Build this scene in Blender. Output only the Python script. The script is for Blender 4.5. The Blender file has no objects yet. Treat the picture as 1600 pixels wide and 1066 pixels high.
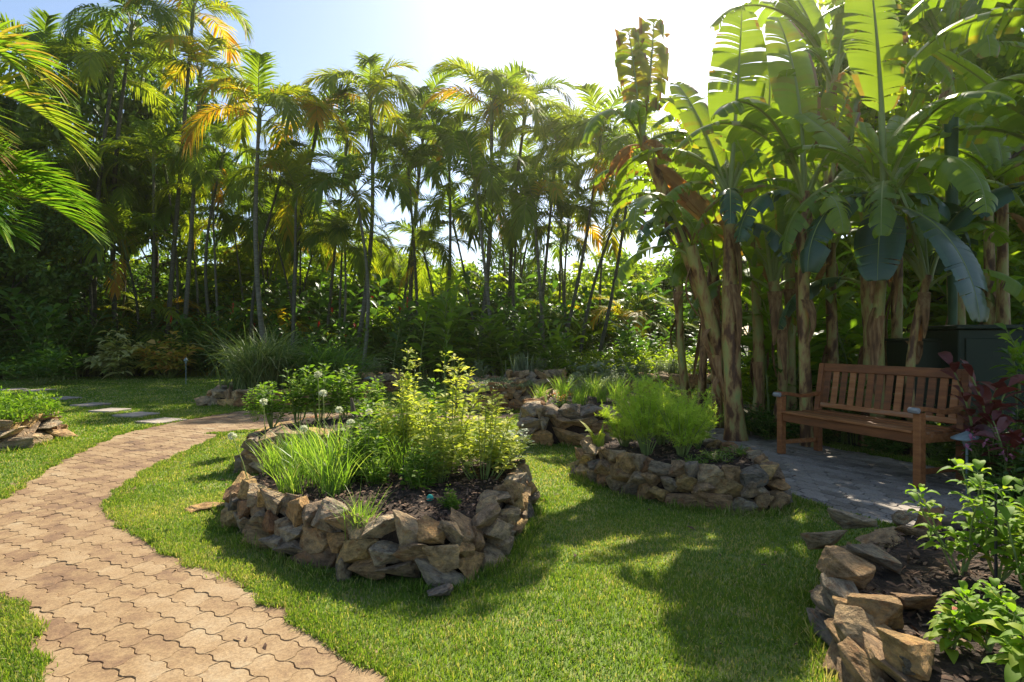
import bpy, bmesh, math, random
import numpy as np
from mathutils import Vector, Matrix, noise
R = math.radians
PI = math.pi
C = bpy.context.scene.collection
rng = np.random.default_rng(7)
random.seed(7)
scene = bpy.context.scene

# ------------------------------------------------------------------ camera, sky, sun, exposure
CAMH = 1.2
cam = bpy.data.objects.new('camera', bpy.data.cameras.new('camera'))
C.objects.link(cam)
cam.location = (0, 0, CAMH)
cam.rotation_euler = (R(90), 0, 0)
cam.data.sensor_width = 36
cam.data.lens = 20.25
cam.data.clip_start = 0.05
cam.data.clip_end = 2000
scene.camera = cam

SUN_EL, SUN_AZ = 43.0, 21.5          # azimuth clockwise from straight ahead (+Y)
world = bpy.data.worlds.new('World')
scene.world = world
world.use_nodes = True
wn = world.node_tree
bg = wn.nodes['Background']
sky = wn.nodes.new('ShaderNodeTexSky')
sky.sky_type = 'NISHITA'
sky.sun_disc = False
sky.sun_elevation = R(SUN_EL)
sky.sun_rotation = R(SUN_AZ)
sky.air_density = 1.0
sky.dust_density = 1.2
sky.ozone_density = 1.5
wn.links.new(sky.outputs[0], bg.inputs[0])
bg.inputs[1].default_value = 0.08

sun = bpy.data.objects.new('sun', bpy.data.lights.new('sun', 'SUN'))
C.objects.link(sun)
sun.data.energy = 4.2
sun.data.angle = R(0.55)
sun.data.color = (1.0, 0.92, 0.76)
sd = Vector((math.sin(R(SUN_AZ)) * math.cos(R(SUN_EL)), math.cos(R(SUN_AZ)) * math.cos(R(SUN_EL)), math.sin(R(SUN_EL))))
sun.rotation_euler = sd.to_track_quat('Z', 'Y').to_euler()
sun.location = (8, 20, 20)

scene.view_settings.view_transform = 'Standard'
scene.view_settings.look = 'None'
scene.view_settings.gamma = 1.0
scene.view_settings.exposure = 1.38
scene.cycles.max_bounces = 9
scene.cycles.diffuse_bounces = 6
scene.cycles.transmission_bounces = 5
scene.cycles.glossy_bounces = 2

# ------------------------------------------------------------------ helpers
F = 900.0
def G(px, py, z=0.0):
    Y = F * (CAMH - z) / (py - 533.0)
    return ((px - 800.0) * Y / F, Y)
def A(px, py, Y):
    return Vector(((px - 800.0) * Y / F, Y, CAMH + (533.0 - py) * Y / F))

class MB:
    def __init__(s):
        s.V = []; s.F = []; s.v = []; s.m = []; s.n = 0
    def add(s, V, Fc, v=None, mat=0):
        V = np.asarray(V, dtype=np.float64).reshape(-1, 3); Fc = np.asarray(Fc, dtype=np.int64)
        s.V.append(V); s.F.append(Fc + s.n); s.n += len(V)
        if v is None: v = 0.5
        s.v.append(np.broadcast_to(np.asarray(v, dtype=np.float64), (len(Fc),)).copy())
        s.m.append(np.full(len(Fc), mat, dtype=np.int64))
    def mesh(s, name, mats, smooth=False):
        me = bpy.data.meshes.new(name)
        V = np.concatenate(s.V)
        me.vertices.add(len(V)); me.vertices.foreach_set('co', V.astype(np.float32).ravel())
        li = np.concatenate([f.ravel() for f in s.F])
        tot = np.concatenate([np.full(len(f), f.shape[1], dtype=np.int64) for f in s.F])
        st = np.concatenate([[0], np.cumsum(tot)[:-1]])
        me.loops.add(len(li)); me.loops.foreach_set('vertex_index', li.astype(np.int32))
        me.polygons.add(len(tot)); me.polygons.foreach_set('loop_start', st.astype(np.int32))
        me.polygons.foreach_set('material_index', np.concatenate(s.m).astype(np.int32))
        me.polygons.foreach_set('use_smooth', np.full(len(tot), smooth, dtype=bool))
        for m in (mats if isinstance(mats, (list, tuple)) else [mats]): me.materials.append(m)
        me.update(calc_edges=True)
        at = me.attributes.new('v', 'FLOAT', 'FACE')
        at.data.foreach_set('value', np.concatenate(s.v).astype(np.float32))
        me.validate()
        return me

def obj(name, me, parent=None, loc=None, rot=None, scl=None, label=None):
    o = bpy.data.objects.new(name, me); C.objects.link(o)
    if parent is not None: o.parent = parent
    if loc is not None: o.location = loc
    if rot is not None: o.rotation_euler = rot
    if scl is not None: o.scale = scl
    if label: o['label'] = label
    return o
def tag(o, label, cat, group=None):
    o['label'] = label; o['category'] = cat
    if group: o['group'] = group
    return o
def thing(name, label, cat, loc=(0, 0, 0), rz=0.0, group=None, scl=None):
    o = obj(name, None, None, loc, (0, 0, rz), scl)
    o.empty_display_size = 0.2
    return tag(o, label, cat, group)
def struct(name, me, kind='structure'):
    o = obj(name, me); o['kind'] = kind; return o
def dup(root, loc, rz=0.0, label=None, group=None, scl=None):
    r = root.copy(); C.objects.link(r); r.location = loc
    r.rotation_euler = (0, 0, rz)
    if scl is not None: r.scale = scl
    if label: r['label'] = label
    if group: r['group'] = group
    for ch in list(root.children):
        c = ch.copy(); C.objects.link(c); c.parent = r
        for g in list(ch.children):
            d = g.copy(); C.objects.link(d); d.parent = c
    return r

def norm(a):
    return a / np.maximum(np.linalg.norm(a, axis=-1, keepdims=True), 1e-9)
def inside(P, poly):
    x, y = P[:, 0], P[:, 1]; r = np.zeros(len(P), dtype=bool); n = len(poly)
    for i in range(n):
        x1, y1 = poly[i]; x2, y2 = poly[(i + 1) % n]
        c = ((y1 > y) != (y2 > y)) & (x < (x2 - x1) * (y - y1) / ((y2 - y1) if y2 != y1 else 1e-9) + x1)
        r ^= c
    return r

def ribbons(mb, P, S, v, U=None, mat=0):
    """m leaf blades of n stations; S half-width vectors; U lifts the edges above the middle (fold)"""
    m, n = P.shape[:2]
    if U is None:
        V = np.stack([P - S, P + S], axis=2)             # m,n,2,3
        k = 2
    else:
        V = np.stack([P - S + U, P, P + S + U], axis=2); k = 3
    base = (np.arange(m) * n * k)[:, None, None]
    i = np.arange(n - 1)[None, :, None]; j = np.arange(k - 1)[None, None, :]
    a = base + i * k + j
    Fc = np.stack([a, a + 1, a + k + 1, a + k], axis=-1).reshape(-1, 4)
    vv = np.repeat(np.broadcast_to(np.asarray(v, float), (m,)), (n - 1) * (k - 1))
    mb.add(V.reshape(-1, 3), Fc, vv, mat)

def tube(mb, pts, rad, k=8, v=0.5, mat=0, cap=True, twist=None):
    pts = np.asarray(pts, float); n = len(pts); rad = np.broadcast_to(np.asarray(rad, float), (n,))
    T = norm(np.gradient(pts, axis=0))
    ref = np.array([0., 1., 0.]) if abs(T[0][1]) < 0.9 else np.array([1., 0., 0.])
    A1 = norm(np.cross(T, ref)); B1 = np.cross(T, A1)
    th = np.arange(k) * 2 * PI / k
    V = pts[:, None, :] + rad[:, None, None] * (np.cos(th)[None, :, None] * A1[:, None, :] + np.sin(th)[None, :, None] * B1[:, None, :])
    if twist is not None:
        V = pts[:, None, :] + (V - pts[:, None, :]) * twist[:, :, None]
    i = np.arange(n - 1)[:, None]; j = np.arange(k)[None, :]
    Fc = np.stack([i * k + j, (i + 1) * k + j, (i + 1) * k + (j + 1) % k, i * k + (j + 1) % k], axis=-1).reshape(-1, 4)
    mb.add(V.reshape(-1, 3), Fc, v, mat)
    if cap:
        for e in (0, n - 1):
            ring = V[e]; c = ring.mean(0)
            jj = np.arange(k)
            mb.add(np.vstack([ring, c]), np.stack([jj, (jj + 1) % k, np.full(k, k)], axis=-1), v, mat)

def rotz(V, a):
    c, s = math.cos(a), math.sin(a)
    M = np.array([[c, -s, 0], [s, c, 0], [0, 0, 1.]])
    return V @ M.T

def box(mb, c, s, v=0.5, mat=0, bev=0.0, M=None):
    """box centred at c with size s, edges bevelled"""
    bm = bmesh.new(); bmesh.ops.create_cube(bm, size=1.0)
    bmesh.ops.scale(bm, vec=s, verts=bm.verts)
    if bev: bmesh.ops.bevel(bm, geom=bm.edges[:], offset=bev, segments=1, affect='EDGES', profile=0.7)
    if M is not None: bm.transform(M)
    bm.verts.index_update()
    V = np.array([list(x.co) for x in bm.verts]) + np.array(c)
    fs = {}
    for f in bm.faces: fs.setdefault(len(f.verts), []).append([x.index for x in f.verts])
    off = False
    for k_, l in fs.items():
        if not off: mb.add(V, l, v, mat); off = True
        else:
            mb.F.append(np.array(l) + mb.n - len(V)); mb.v.append(np.full(len(l), v)); mb.m.append(np.full(len(l), mat))
    bm.free()

# ------------------------------------------------------------------ materials
def newmat(name):
    m = bpy.data.materials.new(name); m.use_nodes = True
    nt = m.node_tree; nt.nodes.clear()
    out = nt.nodes.new('ShaderNodeOutputMaterial')
    return m, nt, out
def N(nt, t, **kw):
    n = nt.nodes.new(t)
    for k, val in kw.items(): setattr(n, k, val)
    return n
def ramp(nt, stops, fac, interp='LINEAR'):
    r = N(nt, 'ShaderNodeValToRGB'); r.color_ramp.interpolation = interp
    el = r.color_ramp.elements
    while len(el) > 1: el.remove(el[-1])
    el[0].position = stops[0][0]; el[0].color = (*stops[0][1], 1)
    for p, c in stops[1:]:
        e = el.new(p); e.color = (*c, 1)
    nt.links.new(fac, r.inputs[0])
    return r.outputs[0]
def math_(nt, op, a, b=None, clamp=False):
    n = N(nt, 'ShaderNodeMath', operation=op); n.use_clamp = clamp
    for i, x in enumerate((a, b)):
        if x is None: continue
        if isinstance(x, (int, float)): n.inputs[i].default_value = x
        else: nt.links.new(x, n.inputs[i])
    return n.outputs[0]
def noise_(nt, scale, detail=3, vec=None, rough=0.55, stretch=None):
    if stretch is not None:
        if vec is None: vec = N(nt, 'ShaderNodeTexCoord').outputs['Object']
        mp = N(nt, 'ShaderNodeMapping'); mp.inputs['Scale'].default_value = stretch
        nt.links.new(vec, mp.inputs[0]); vec = mp.outputs[0]
    elif vec is None: vec = N(nt, 'ShaderNodeTexCoord').outputs['Object']
    n = N(nt, 'ShaderNodeTexNoise'); n.inputs['Scale'].default_value = scale
    n.inputs['Detail'].default_value = detail; n.inputs['Roughness'].default_value = rough
    nt.links.new(vec, n.inputs['Vector'])
    return n.outputs[0]
def mixc(nt, f, a, b, blend='MIX'):
    n = N(nt, 'ShaderNodeMix', data_type='RGBA', blend_type=blend)
    for s, x in ((n.inputs[0], f), (n.inputs[6], a), (n.inputs[7], b)):
        if isinstance(x, (int, float)): s.default_value = x
        elif isinstance(x, tuple): s.default_value = (*x, 1)
        else: nt.links.new(x, s)
    return n.outputs[2]

def leafmat(name, stops, trans=0.5, tint=(1.25, 1.35, 0.5), rough=0.42, nscale=6.0, spec=0.4, jit=0.25, obj_jit=0.12, wscale=True):
    """stops: colour ramp over the face attribute v (plus a little noise); the leaf lets light through"""
    m, nt, out = newmat(name)
    at = N(nt, 'ShaderNodeAttribute', attribute_name='v')
    nz = noise_(nt, nscale, 3)
    oi = N(nt, 'ShaderNodeObjectInfo')
    f = math_(nt, 'ADD', at.outputs['Fac'], math_(nt, 'MULTIPLY', math_(nt, 'SUBTRACT', nz, 0.5), jit))
    f = math_(nt, 'ADD', f, math_(nt, 'MULTIPLY', math_(nt, 'SUBTRACT', oi.outputs['Random'], 0.5), obj_jit), clamp=True)
    col = ramp(nt, stops, f)
    p = N(nt, 'ShaderNodeBsdfPrincipled')
    nt.links.new(col, p.inputs['Base Color']); p.inputs['Roughness'].default_value = rough
    p.inputs['Specular IOR Level'].default_value = spec
    t = N(nt, 'ShaderNodeBsdfTranslucent')
    tc = mixc(nt, 1.0, col, tint, 'MULTIPLY')
    nt.links.new(tc, t.inputs['Color'])
    mx = N(nt, 'ShaderNodeMixShader'); mx.inputs[0].default_value = trans
    nt.links.new(p.outputs[0], mx.inputs[1]); nt.links.new(t.outputs[0], mx.inputs[2])
    nt.links.new(mx.outputs[0], out.inputs[0])
    return m

def solid(name, stops, rough=0.8, nscale=8.0, stretch=None, bump=0.3, bscale=30.0, objr=0.0, spec=0.3, detail=5, usev=0.0, dist=0.02, metal=0.0):
    m, nt, out = newmat(name)
    nz = noise_(nt, nscale, detail, stretch=stretch)
    f = nz
    if objr:
        oi = N(nt, 'ShaderNodeObjectInfo')
        f = math_(nt, 'ADD', math_(nt, 'MULTIPLY', nz, 1 - objr), math_(nt, 'MULTIPLY', oi.outputs['Random'], objr))
    if usev:
        at = N(nt, 'ShaderNodeAttribute', attribute_name='v')
        f = math_(nt, 'ADD', math_(nt, 'MULTIPLY', f, 1 - usev), math_(nt, 'MULTIPLY', at.outputs['Fac'], usev))
    col = ramp(nt, stops, f)
    p = N(nt, 'ShaderNodeBsdfPrincipled'); nt.links.new(col, p.inputs['Base Color'])
    p.inputs['Roughness'].default_value = rough; p.inputs['Specular IOR Level'].default_value = spec
    p.inputs['Metallic'].default_value = metal
    if bump:
        b = N(nt, 'ShaderNodeBump'); b.inputs['Strength'].default_value = bump; b.inputs['Distance'].default_value = dist
        nt.links.new(noise_(nt, bscale, 6, stretch=stretch), b.inputs['Height']); nt.links.new(b.outputs[0], p.inputs['Normal'])
    nt.links.new(p.outputs[0], out.inputs[0])
    return m

M = {}
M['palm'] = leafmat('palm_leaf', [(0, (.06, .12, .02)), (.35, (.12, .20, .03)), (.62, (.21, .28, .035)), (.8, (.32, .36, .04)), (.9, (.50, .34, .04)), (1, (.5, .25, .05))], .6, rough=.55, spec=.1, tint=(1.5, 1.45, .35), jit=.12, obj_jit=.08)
M['palm_near'] = leafmat('near_palm_leaf', [(0, (.06, .15, .015)), (.5, (.12, .24, .02)), (.8, (.22, .32, .03)), (.95, (.40, .33, .06)), (1, (.32, .18, .06))], .5, rough=.6, spec=.15, jit=.2)
M['rachis'] = solid('frond_rachis', [(0.3, (.12, .16, .03)), (.7, (.32, .25, .06))], .5, 5, bump=0.1)
M['ptrunk'] = solid('palm_trunk_bark', [(0.3, (.05, .048, .032)), (.5, (.10, .095, .065)), (.72, (.20, .185, .135))], .85, 3.0, stretch=(2, 2, 9), bump=.6, bscale=6, objr=.3)
M['cshaft'] = solid('palm_crownshaft', [(0.3, (.08, .13, .03)), (.7, (.2, .22, .06))], .5, 4, bump=0.1)
M['dkstem'] = solid('dark_green_stem', [(0.3, (.03, .07, .03)), (.7, (.07, .13, .05))], .5, 4, bump=0.1)
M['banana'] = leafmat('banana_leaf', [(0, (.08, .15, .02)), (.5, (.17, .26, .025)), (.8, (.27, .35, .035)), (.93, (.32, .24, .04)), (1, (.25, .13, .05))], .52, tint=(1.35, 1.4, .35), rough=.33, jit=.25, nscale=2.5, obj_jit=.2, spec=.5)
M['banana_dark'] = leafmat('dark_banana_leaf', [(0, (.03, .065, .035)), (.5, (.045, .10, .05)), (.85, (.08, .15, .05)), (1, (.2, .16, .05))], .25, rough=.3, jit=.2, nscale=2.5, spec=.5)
M['banana_dead'] = leafmat('dead_banana_leaf', [(0, (.28, .15, .06)), (.5, (.45, .26, .09)), (1, (.58, .38, .14))], .5, tint=(1.4, 1.1, .5), rough=.7, jit=.4, nscale=5)
M['midrib'] = leafmat('banana_midrib', [(0, (.22, .27, .07)), (1, (.34, .38, .12))], .2, rough=.4)
M['pstem'] = solid('banana_stem', [(0.3, (.04, .02, .012)), (.42, (.13, .06, .025)), (.48, (.32, .19, .07)), (.56, (.36, .31, .10)), (.68, (.26, .31, .10)), (.8, (.12, .07, .03))], .55, 2.6, stretch=(4, 4, 1.4), bump=.4, bscale=7, objr=.12)
M['sheath'] = solid('dry_banana_sheath', [(0.3, (.10, .05, .025)), (.5, (.26, .14, .06)), (.7, (.40, .26, .12))], .8, 5.0, stretch=(6, 6, .8), bump=.6, bscale=12)
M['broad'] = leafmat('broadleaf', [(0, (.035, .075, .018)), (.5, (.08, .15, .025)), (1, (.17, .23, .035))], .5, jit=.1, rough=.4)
M['broad_lit'] = leafmat('sunlit_broadleaf', [(0, (.12, .20, .02)), (.5, (.25, .34, .03)), (1, (.46, .46, .05))], .58, spec=.12, jit=.1, rough=.4)  # sunlit copy of broadleaf, sun brightness painted into the leaf colours
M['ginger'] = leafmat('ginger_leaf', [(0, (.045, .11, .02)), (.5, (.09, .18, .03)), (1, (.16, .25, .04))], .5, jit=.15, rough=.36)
M['ginger_lit'] = leafmat('sunlit_ginger_leaf', [(0, (.09, .18, .02)), (.5, (.18, .29, .025)), (1, (.30, .38, .035))], .55, jit=.15, rough=.4)  # lit version of the ginger leaf; sunlight is put into its tones
M['croton'] = leafmat('croton_leaf', [(0, (.14, .2, .03)), (.4, (.42, .38, .06)), (.7, (.6, .34, .09)), (1, (.6, .2, .07))], .45, jit=.3)
M['cream'] = leafmat('cream_croton_leaf', [(0, (.18, .24, .05)), (.4, (.50, .48, .18)), (1, (.62, .58, .30))], .45, jit=.3)
M['ti'] = leafmat('red_cordyline_leaf', [(0, (.08, .022, .02)), (.5, (.15, .04, .035)), (1, (.28, .09, .06))], .35, tint=(1.3, .6, .5), jit=.2)
M['grass'] = leafmat('grass_blade', [(0, (.075, .15, .02)), (.4, (.14, .235, .03)), (.7, (.23, .31, .045)), (.88, (.36, .36, .12)), (1, (.50, .42, .22))], .5, tint=(1.3, 1.3, .5), jit=.45, nscale=1.6, rough=.6, obj_jit=0, spec=.2)
M['herb'] = leafmat('herb_leaf', [(0, (.08, .17, .02)), (.5, (.16, .27, .03)), (1, (.32, .38, .06))], .5, jit=.15, rough=.55, spec=.2)
M['herb_yel'] = leafmat('yellow_green_herb_leaf', [(0, (.22, .31, .05)), (.5, (.40, .46, .09)), (1, (.62, .58, .18))], .5, tint=(1.3, 1.3, .5), jit=.15, rough=.6, spec=.15)
M['herb_grey'] = leafmat('grey_green_herb_leaf', [(0, (.10, .15, .07)), (.5, (.18, .23, .12)), (1, (.32, .36, .22))], .35, tint=(1.1, 1.15, .8), jit=.15, rough=.6)
M['chive'] = leafmat('chive_blade', [(0, (.12, .22, .03)), (.5, (.22, .35, .05)), (.9, (.4, .48, .12)), (1, (.5, .46, .2))], .5, jit=.1, rough=.4)
M['lemon'] = leafmat('lemongrass_blade', [(0, (.06, .12, .03)), (.5, (.14, .2, .06)), (1, (.34, .36, .16))], .4, jit=.1, rough=.5)
M['fennel'] = leafmat('fennel_thread', [(0, (.28, .40, .03)), (.5, (.42, .54, .06)), (1, (.58, .62, .13))], .55, jit=.1, rough=.5)
M['basil'] = leafmat('basil_leaf', [(0, (.13, .24, .02)), (.5, (.22, .35, .03)), (1, (.40, .42, .05))], .5, jit=.3, nscale=14, rough=.6, spec=.18)
M['stem'] = solid('green_stem', [(0.3, (.12, .18, .04)), (.7, (.25, .28, .08))], .6, 10, bump=0)
M['stem_brown'] = solid('brown_stem', [(0.3, (.10, .07, .035)), (.7, (.28, .19, .09))], .75, 10, bump=.2)
M['bark'] = solid('tree_bark', [(0.3, (.06, .045, .03)), (.7, (.18, .14, .1))], .9, 4, stretch=(3, 3, .8), bump=.6, bscale=14)
M['red'] = leafmat('red_flower', [(0, (.35, .02, .02)), (1, (.65, .05, .04))], .3, tint=(1.2, .5, .5))
M['pink'] = leafmat('pink_flower', [(0, (.55, .16, .3)), (1, (.7, .3, .45))], .4, tint=(1.1, .8, .9))
M['orange'] = leafmat('orange_flower', [(0, (.75, .25, .03)), (1, (.8, .42, .08))], .3, tint=(1.1, .8, .5))
M['white'] = leafmat('white_flower', [(0, (.55, .58, .40)), (1, (.8, .8, .66))], .4, tint=(1, 1, .9))
M['soil'] = solid('garden_soil', [(0.3, (.018, .012, .008)), (.55, (.05, .032, .02)), (.75, (.10, .065, .04))], .95, 14, bump=1.0, bscale=40, detail=8, dist=.03)
M['mulch'] = solid('bark_mulch', [(0, (.035, .02, .013)), (.5, (.11, .06, .035)), (.8, (.2, .12, .075)), (1, (.34, .25, .18))], .9, 30, bump=.3, usev=.75)
M['litter'] = solid('dark_leaf_litter', [(0.3, (.012, .012, .006)), (.7, (.045, .04, .02))], .95, 6, bump=.8, bscale=30)
M['wood'] = solid('teak_wood', [(0.25, (.13, .05, .02)), (.5, (.28, .10, .032)), (.66, (.42, .165, .055)), (.8, (.38, .25, .16))], .5, 3.0, stretch=(1.2, 9, 9), bump=.25, bscale=8, objr=.35, usev=.0)
M['weather'] = solid('weathered_wood', [(0.3, (.20, .19, .18)), (.7, (.42, .40, .37))], .8, 6, stretch=(1, 9, 9), bump=.4, bscale=10)
M['verdigris'] = solid('verdigris_metal', [(0.3, (.13, .17, .165)), (.7, (.26, .32, .31))], .55, 14, bump=.1, spec=.5)
M['green_paint'] = solid('dark_green_paint', [(0.3, (.008, .018, .009)), (.7, (.018, .032, .016))], .55, 3, stretch=(1, 1, .5), bump=.15, bscale=14)
M['black'] = solid('black_plastic', [(0.3, (.02, .02, .02)), (.7, (.04, .04, .04))], .5, 10, bump=0)
M['teal'] = solid('teal_plastic', [(0.3, (.02, .28, .22)), (.7, (.03, .36, .28))], .4, 10, bump=0)
M['terracotta'] = solid('terracotta', [(0.3, (.32, .08, .04)), (.7, (.45, .13, .06))], .7, 10, bump=0.1)
M['slab'] = solid('concrete_slab', [(0.3, (.22, .18, .15)), (.5, (.32, .27, .22)), (.75, (.42, .36, .29))], .85, 4, bump=.4, bscale=60, objr=.2, dist=.006)

def rockmat():
    m, nt, out = newmat('field_stone')
    oi = N(nt, 'ShaderNodeObjectInfo')
    tc = N(nt, 'ShaderNodeTexCoord')
    ad = N(nt, 'ShaderNodeVectorMath', operation='ADD'); nt.links.new(tc.outputs['Object'], ad.inputs[0])
    sc_ = N(nt, 'ShaderNodeVectorMath', operation='SCALE'); cb = N(nt, 'ShaderNodeCombineXYZ')
    for i in range(3): nt.links.new(oi.outputs['Random'], cb.inputs[i])
    nt.links.new(cb.outputs[0], sc_.inputs[0]); sc_.inputs['Scale'].default_value = 37.0
    nt.links.new(sc_.outputs[0], ad.inputs[1]); vec = ad.outputs[0]
    base = ramp(nt, [(0, (.20, .18, .15)), (.14, (.42, .33, .21)), (.28, (.30, .16, .075)), (.4, (.50, .38, .22)), (.5, (.26, .235, .2)), (.6, (.44, .28, .13)), (.7, (.50, .36, .16)), (.8, (.24, .15, .09)), (.9, (.46, .39, .28)), (1, (.34, .29, .22))], oi.outputs['Random'])
    n1 = noise_(nt, 3.2, 10, vec, .72)
    stain = ramp(nt, [(.32, (.30, .25, .2)), (.5, (1, .93, .85)), (.68, (1.75, 1.5, 1.15))], n1)
    c = mixc(nt, 1.0, base, stain, 'MULTIPLY')
    n2 = noise_(nt, 3.1, 6, vec, .7)
    rust = ramp(nt, [(.54, (0, 0, 0)), (.66, (1, 1, 1))], n2)
    c = mixc(nt, math_(nt, 'MULTIPLY', rust, .6), c, (.34, .15, .055))
    n3 = noise_(nt, 5.5, 8, vec, .75)
    li = ramp(nt, [(.62, (0, 0, 0)), (.7, (1, 1, 1))], n3)
    c = mixc(nt, math_(nt, 'MULTIPLY', li, .5), c, (.33, .31, .2))
    # moss and lichen on faces that look up
    p = N(nt, 'ShaderNodeBsdfPrincipled'); nt.links.new(c, p.inputs['Base Color'])
    p.inputs['Roughness'].default_value = .88; p.inputs['Specular IOR Level'].default_value = .25
    b = N(nt, 'ShaderNodeBump'); b.inputs['Strength'].default_value = 1.0; b.inputs['Distance'].default_value = .05
    nt.links.new(noise_(nt, 7, 10, vec, .68), b.inputs['Height']); nt.links.new(b.outputs[0], p.inputs['Normal'])
    nt.links.new(p.outputs[0], out.inputs[0])
    return m
M['rock'] = rockmat()

def pavermat(name='concrete_pavers', stops=None, fv=.13):
    m, nt, out = newmat(name)
    at = N(nt, 'ShaderNodeAttribute', attribute_name='v')
    n0 = noise_(nt, 1.3, 6, rough=.65); n1 = noise_(nt, 6, 8, rough=.75); n2 = noise_(nt, 90, 4)
    f = math_(nt, 'ADD', math_(nt, 'MULTIPLY', at.outputs['Fac'], fv), math_(nt, 'MULTIPLY', n1, .55))
    f = math_(nt, 'ADD', f, math_(nt, 'MULTIPLY', n0, .42))
    col = ramp(nt, stops or [(.37, (.075, .042, .022)), (.46, (.165, .092, .044)), (.55, (.25, .160, .074)), (.65, (.30, .208, .11)), (.78, (.32, .265, .17))], f)
    mot = ramp(nt, [(.3, (.72, .68, .66)), (.6, (1.1, 1.1, 1.1))], n2)
    col = mixc(nt, 1.0, col, mot, 'MULTIPLY')
    p = N(nt, 'ShaderNodeBsdfPrincipled'); nt.links.new(col, p.inputs['Base Color']); p.inputs['Roughness'].default_value = .85
    b = N(nt, 'ShaderNodeBump'); b.inputs['Strength'].default_value = .5; b.inputs['Distance'].default_value = .004
    nt.links.new(noise_(nt, 110, 4), b.inputs['Height']); nt.links.new(b.outputs[0], p.inputs['Normal'])
    nt.links.new(p.outputs[0], out.inputs[0])
    return m
M['paver'] = pavermat()
M['paver_grey'] = pavermat('grey_pavers', [(.36, (.12, .095, .07)), (.5, (.20, .165, .125)), (.64, (.28, .235, .185)), (.8, (.34, .29, .235))], .3)  # greyer tones for the bench path
M['paver_base'] = solid('joint_sand', [(0.3, (.03, .02, .012)), (.7, (.09, .06, .035))], .95, 20, bump=.5)
M['lawn'] = solid('lawn_thatch', [(0.3, (.10, .15, .025)), (.5, (.15, .21, .04)), (.62, (.22, .23, .07)), (.75, (.30, .25, .11))], .95, 5, bump=.8, bscale=120, detail=8, dist=.01)
M['ground'] = solid('bare_earth', [(0.3, (.02, .022, .008)), (.7, (.06, .055, .025))], .95, 2, bump=.5, bscale=20)

# ------------------------------------------------------------------ outlines on the ground
def px_poly(pts): return [G(*p) for p in pts]
PATH_L = px_poly([(385, 643), (300, 656), (190, 680), (110, 716), (70, 740), (30, 768), (-10, 792)]) + \
    [(-4.6, 3.6), (-6, 2.5), (-6, 2.3), (-3.5, 2.60)] + px_poly([(0, 935), (30, 950), (50, 985), (60, 1040), (72, 1075)]) + [(-1.35, 1.5), (-1.2, .6), (-.1, .6), (-.25, 1.5)] + \
    px_poly([(640, 1100), (590, 1066), (545, 1035), (495, 1000), (440, 962), (370, 920), (310, 893), (240, 862), (195, 832), (168, 808), (160, 795), (185, 768), (232, 736), (290, 708), (345, 682)]) + \
    [(-3.9, 7.35), (-3.2, 7.75), (-2.2, 8.1), (-.9, 8.25), (-.1, 8.7), (.4, 9.2), (1.0, 9.5), (1.9, 9.2), (2.3, 8.5), (2.5, 8.12), (3.05, 8.12), (3.2, 8.4), (2.9, 9.6), (2.0, 10.5),
     (1.0, 10.9), (.5, 10.6), (.42, 10.1), (.2, 9.5), (-.3, 9.3), (-1.2, 9.45), (-3.0, 9.5), (-4.0, 9.6)]
PATH_R = [(2.6, 8.1), (2.45, 7.35), (2.3, 6.1), (2.22, 5.1), (2.13, 4.35), (2.35, 3.86), (2.48, 3.62), (2.9, 3.3), (3.9, 2.9), (6, 2.4), (6, 3.6), (4.5, 4.2), (4.25, 4.9), (4.0, 5.4), (3.55, 6.4), (3.25, 7.1), (3.0, 8.1)]
BED_MAIN = [(-1.88, 3.78), (-1.55, 3.42), (-1.17, 3.12), (-.76, 2.86), (-.28, 2.80), (-.08, 3.1), (.10, 3.75), (.17, 4.25), (.05, 4.75), (-.4, 5.05), (-1.1, 5.0), (-1.75, 4.65), (-2.02, 4.2)]
BED_REAR = [(-2.5, 5.25), (-2.0, 4.97), (-1.3, 5.25), (-.7, 5.6), (-.55, 6.2), (-.9, 6.8), (-1.7, 7.0), (-2.4, 6.6), (-2.62, 5.9)]
BED_WALL = [(.14, 6.65), (.75, 6.55), (1.4, 6.5), (1.9, 6.7), (2.0, 7.5), (1.7, 8.6), (1.0, 9.1), (.4, 8.7), (.15, 7.6)]
BED_FENNEL = [(.62, 4.98), (.78, 4.6), (1.02, 4.28), (1.36, 4.05), (1.72, 3.98), (1.98, 4.12), (2.08, 4.55), (2.0, 5.15), (1.75, 5.6), (1.3, 5.85), (.85, 5.7), (.6, 5.35)]
BED_FRONT = [(1.08, 1.6), (1.16, 2.05), (1.28, 2.4), (1.46, 2.68), (1.70, 2.96), (2.04, 3.18), (2.5, 3.32), (3.0, 3.2), (3.3, 2.7), (3.3, 1.9), (2.9, 1.2), (1.6, 1.1)]
BED_LEFT = [(-5.75, 5.8), (-5.42, 6.3), (-5.48, 7.0), (-5.9, 7.5), (-6.6, 7.7), (-7.4, 7.3), (-7.5, 6.4), (-6.6, 5.7)]
BED_LEMON = [(-5.7, 10.7), (-4.9, 10.3), (-3.8, 10.3), (-2.9, 10.7), (-2.8, 11.6), (-3.6, 12.3), (-4.9, 12.4), (-5.7, 11.7)]
BED_SEDUM = [(-.95, 9.75), (-.3, 9.45), (.2, 9.7), (.38, 10.2), (.1, 10.8), (-.5, 11.0), (-1.0, 10.6)]
BED_FARMID = [(-.2, 14.0), (.6, 13.7), (1.2, 14.0), (1.4, 14.8), (.7, 15.4), (-.1, 15.0)]
BED_SILVER = [(-1.3, 12.9), (-.6, 12.7), (-.2, 13.1), (-.4, 13.7), (-1.2, 13.6)]
BED_FARLEFT = [(-4.0, 13.6), (-3.2, 13.3), (-2.6, 13.7), (-2.8, 14.5), (-3.7, 14.6)]
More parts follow.
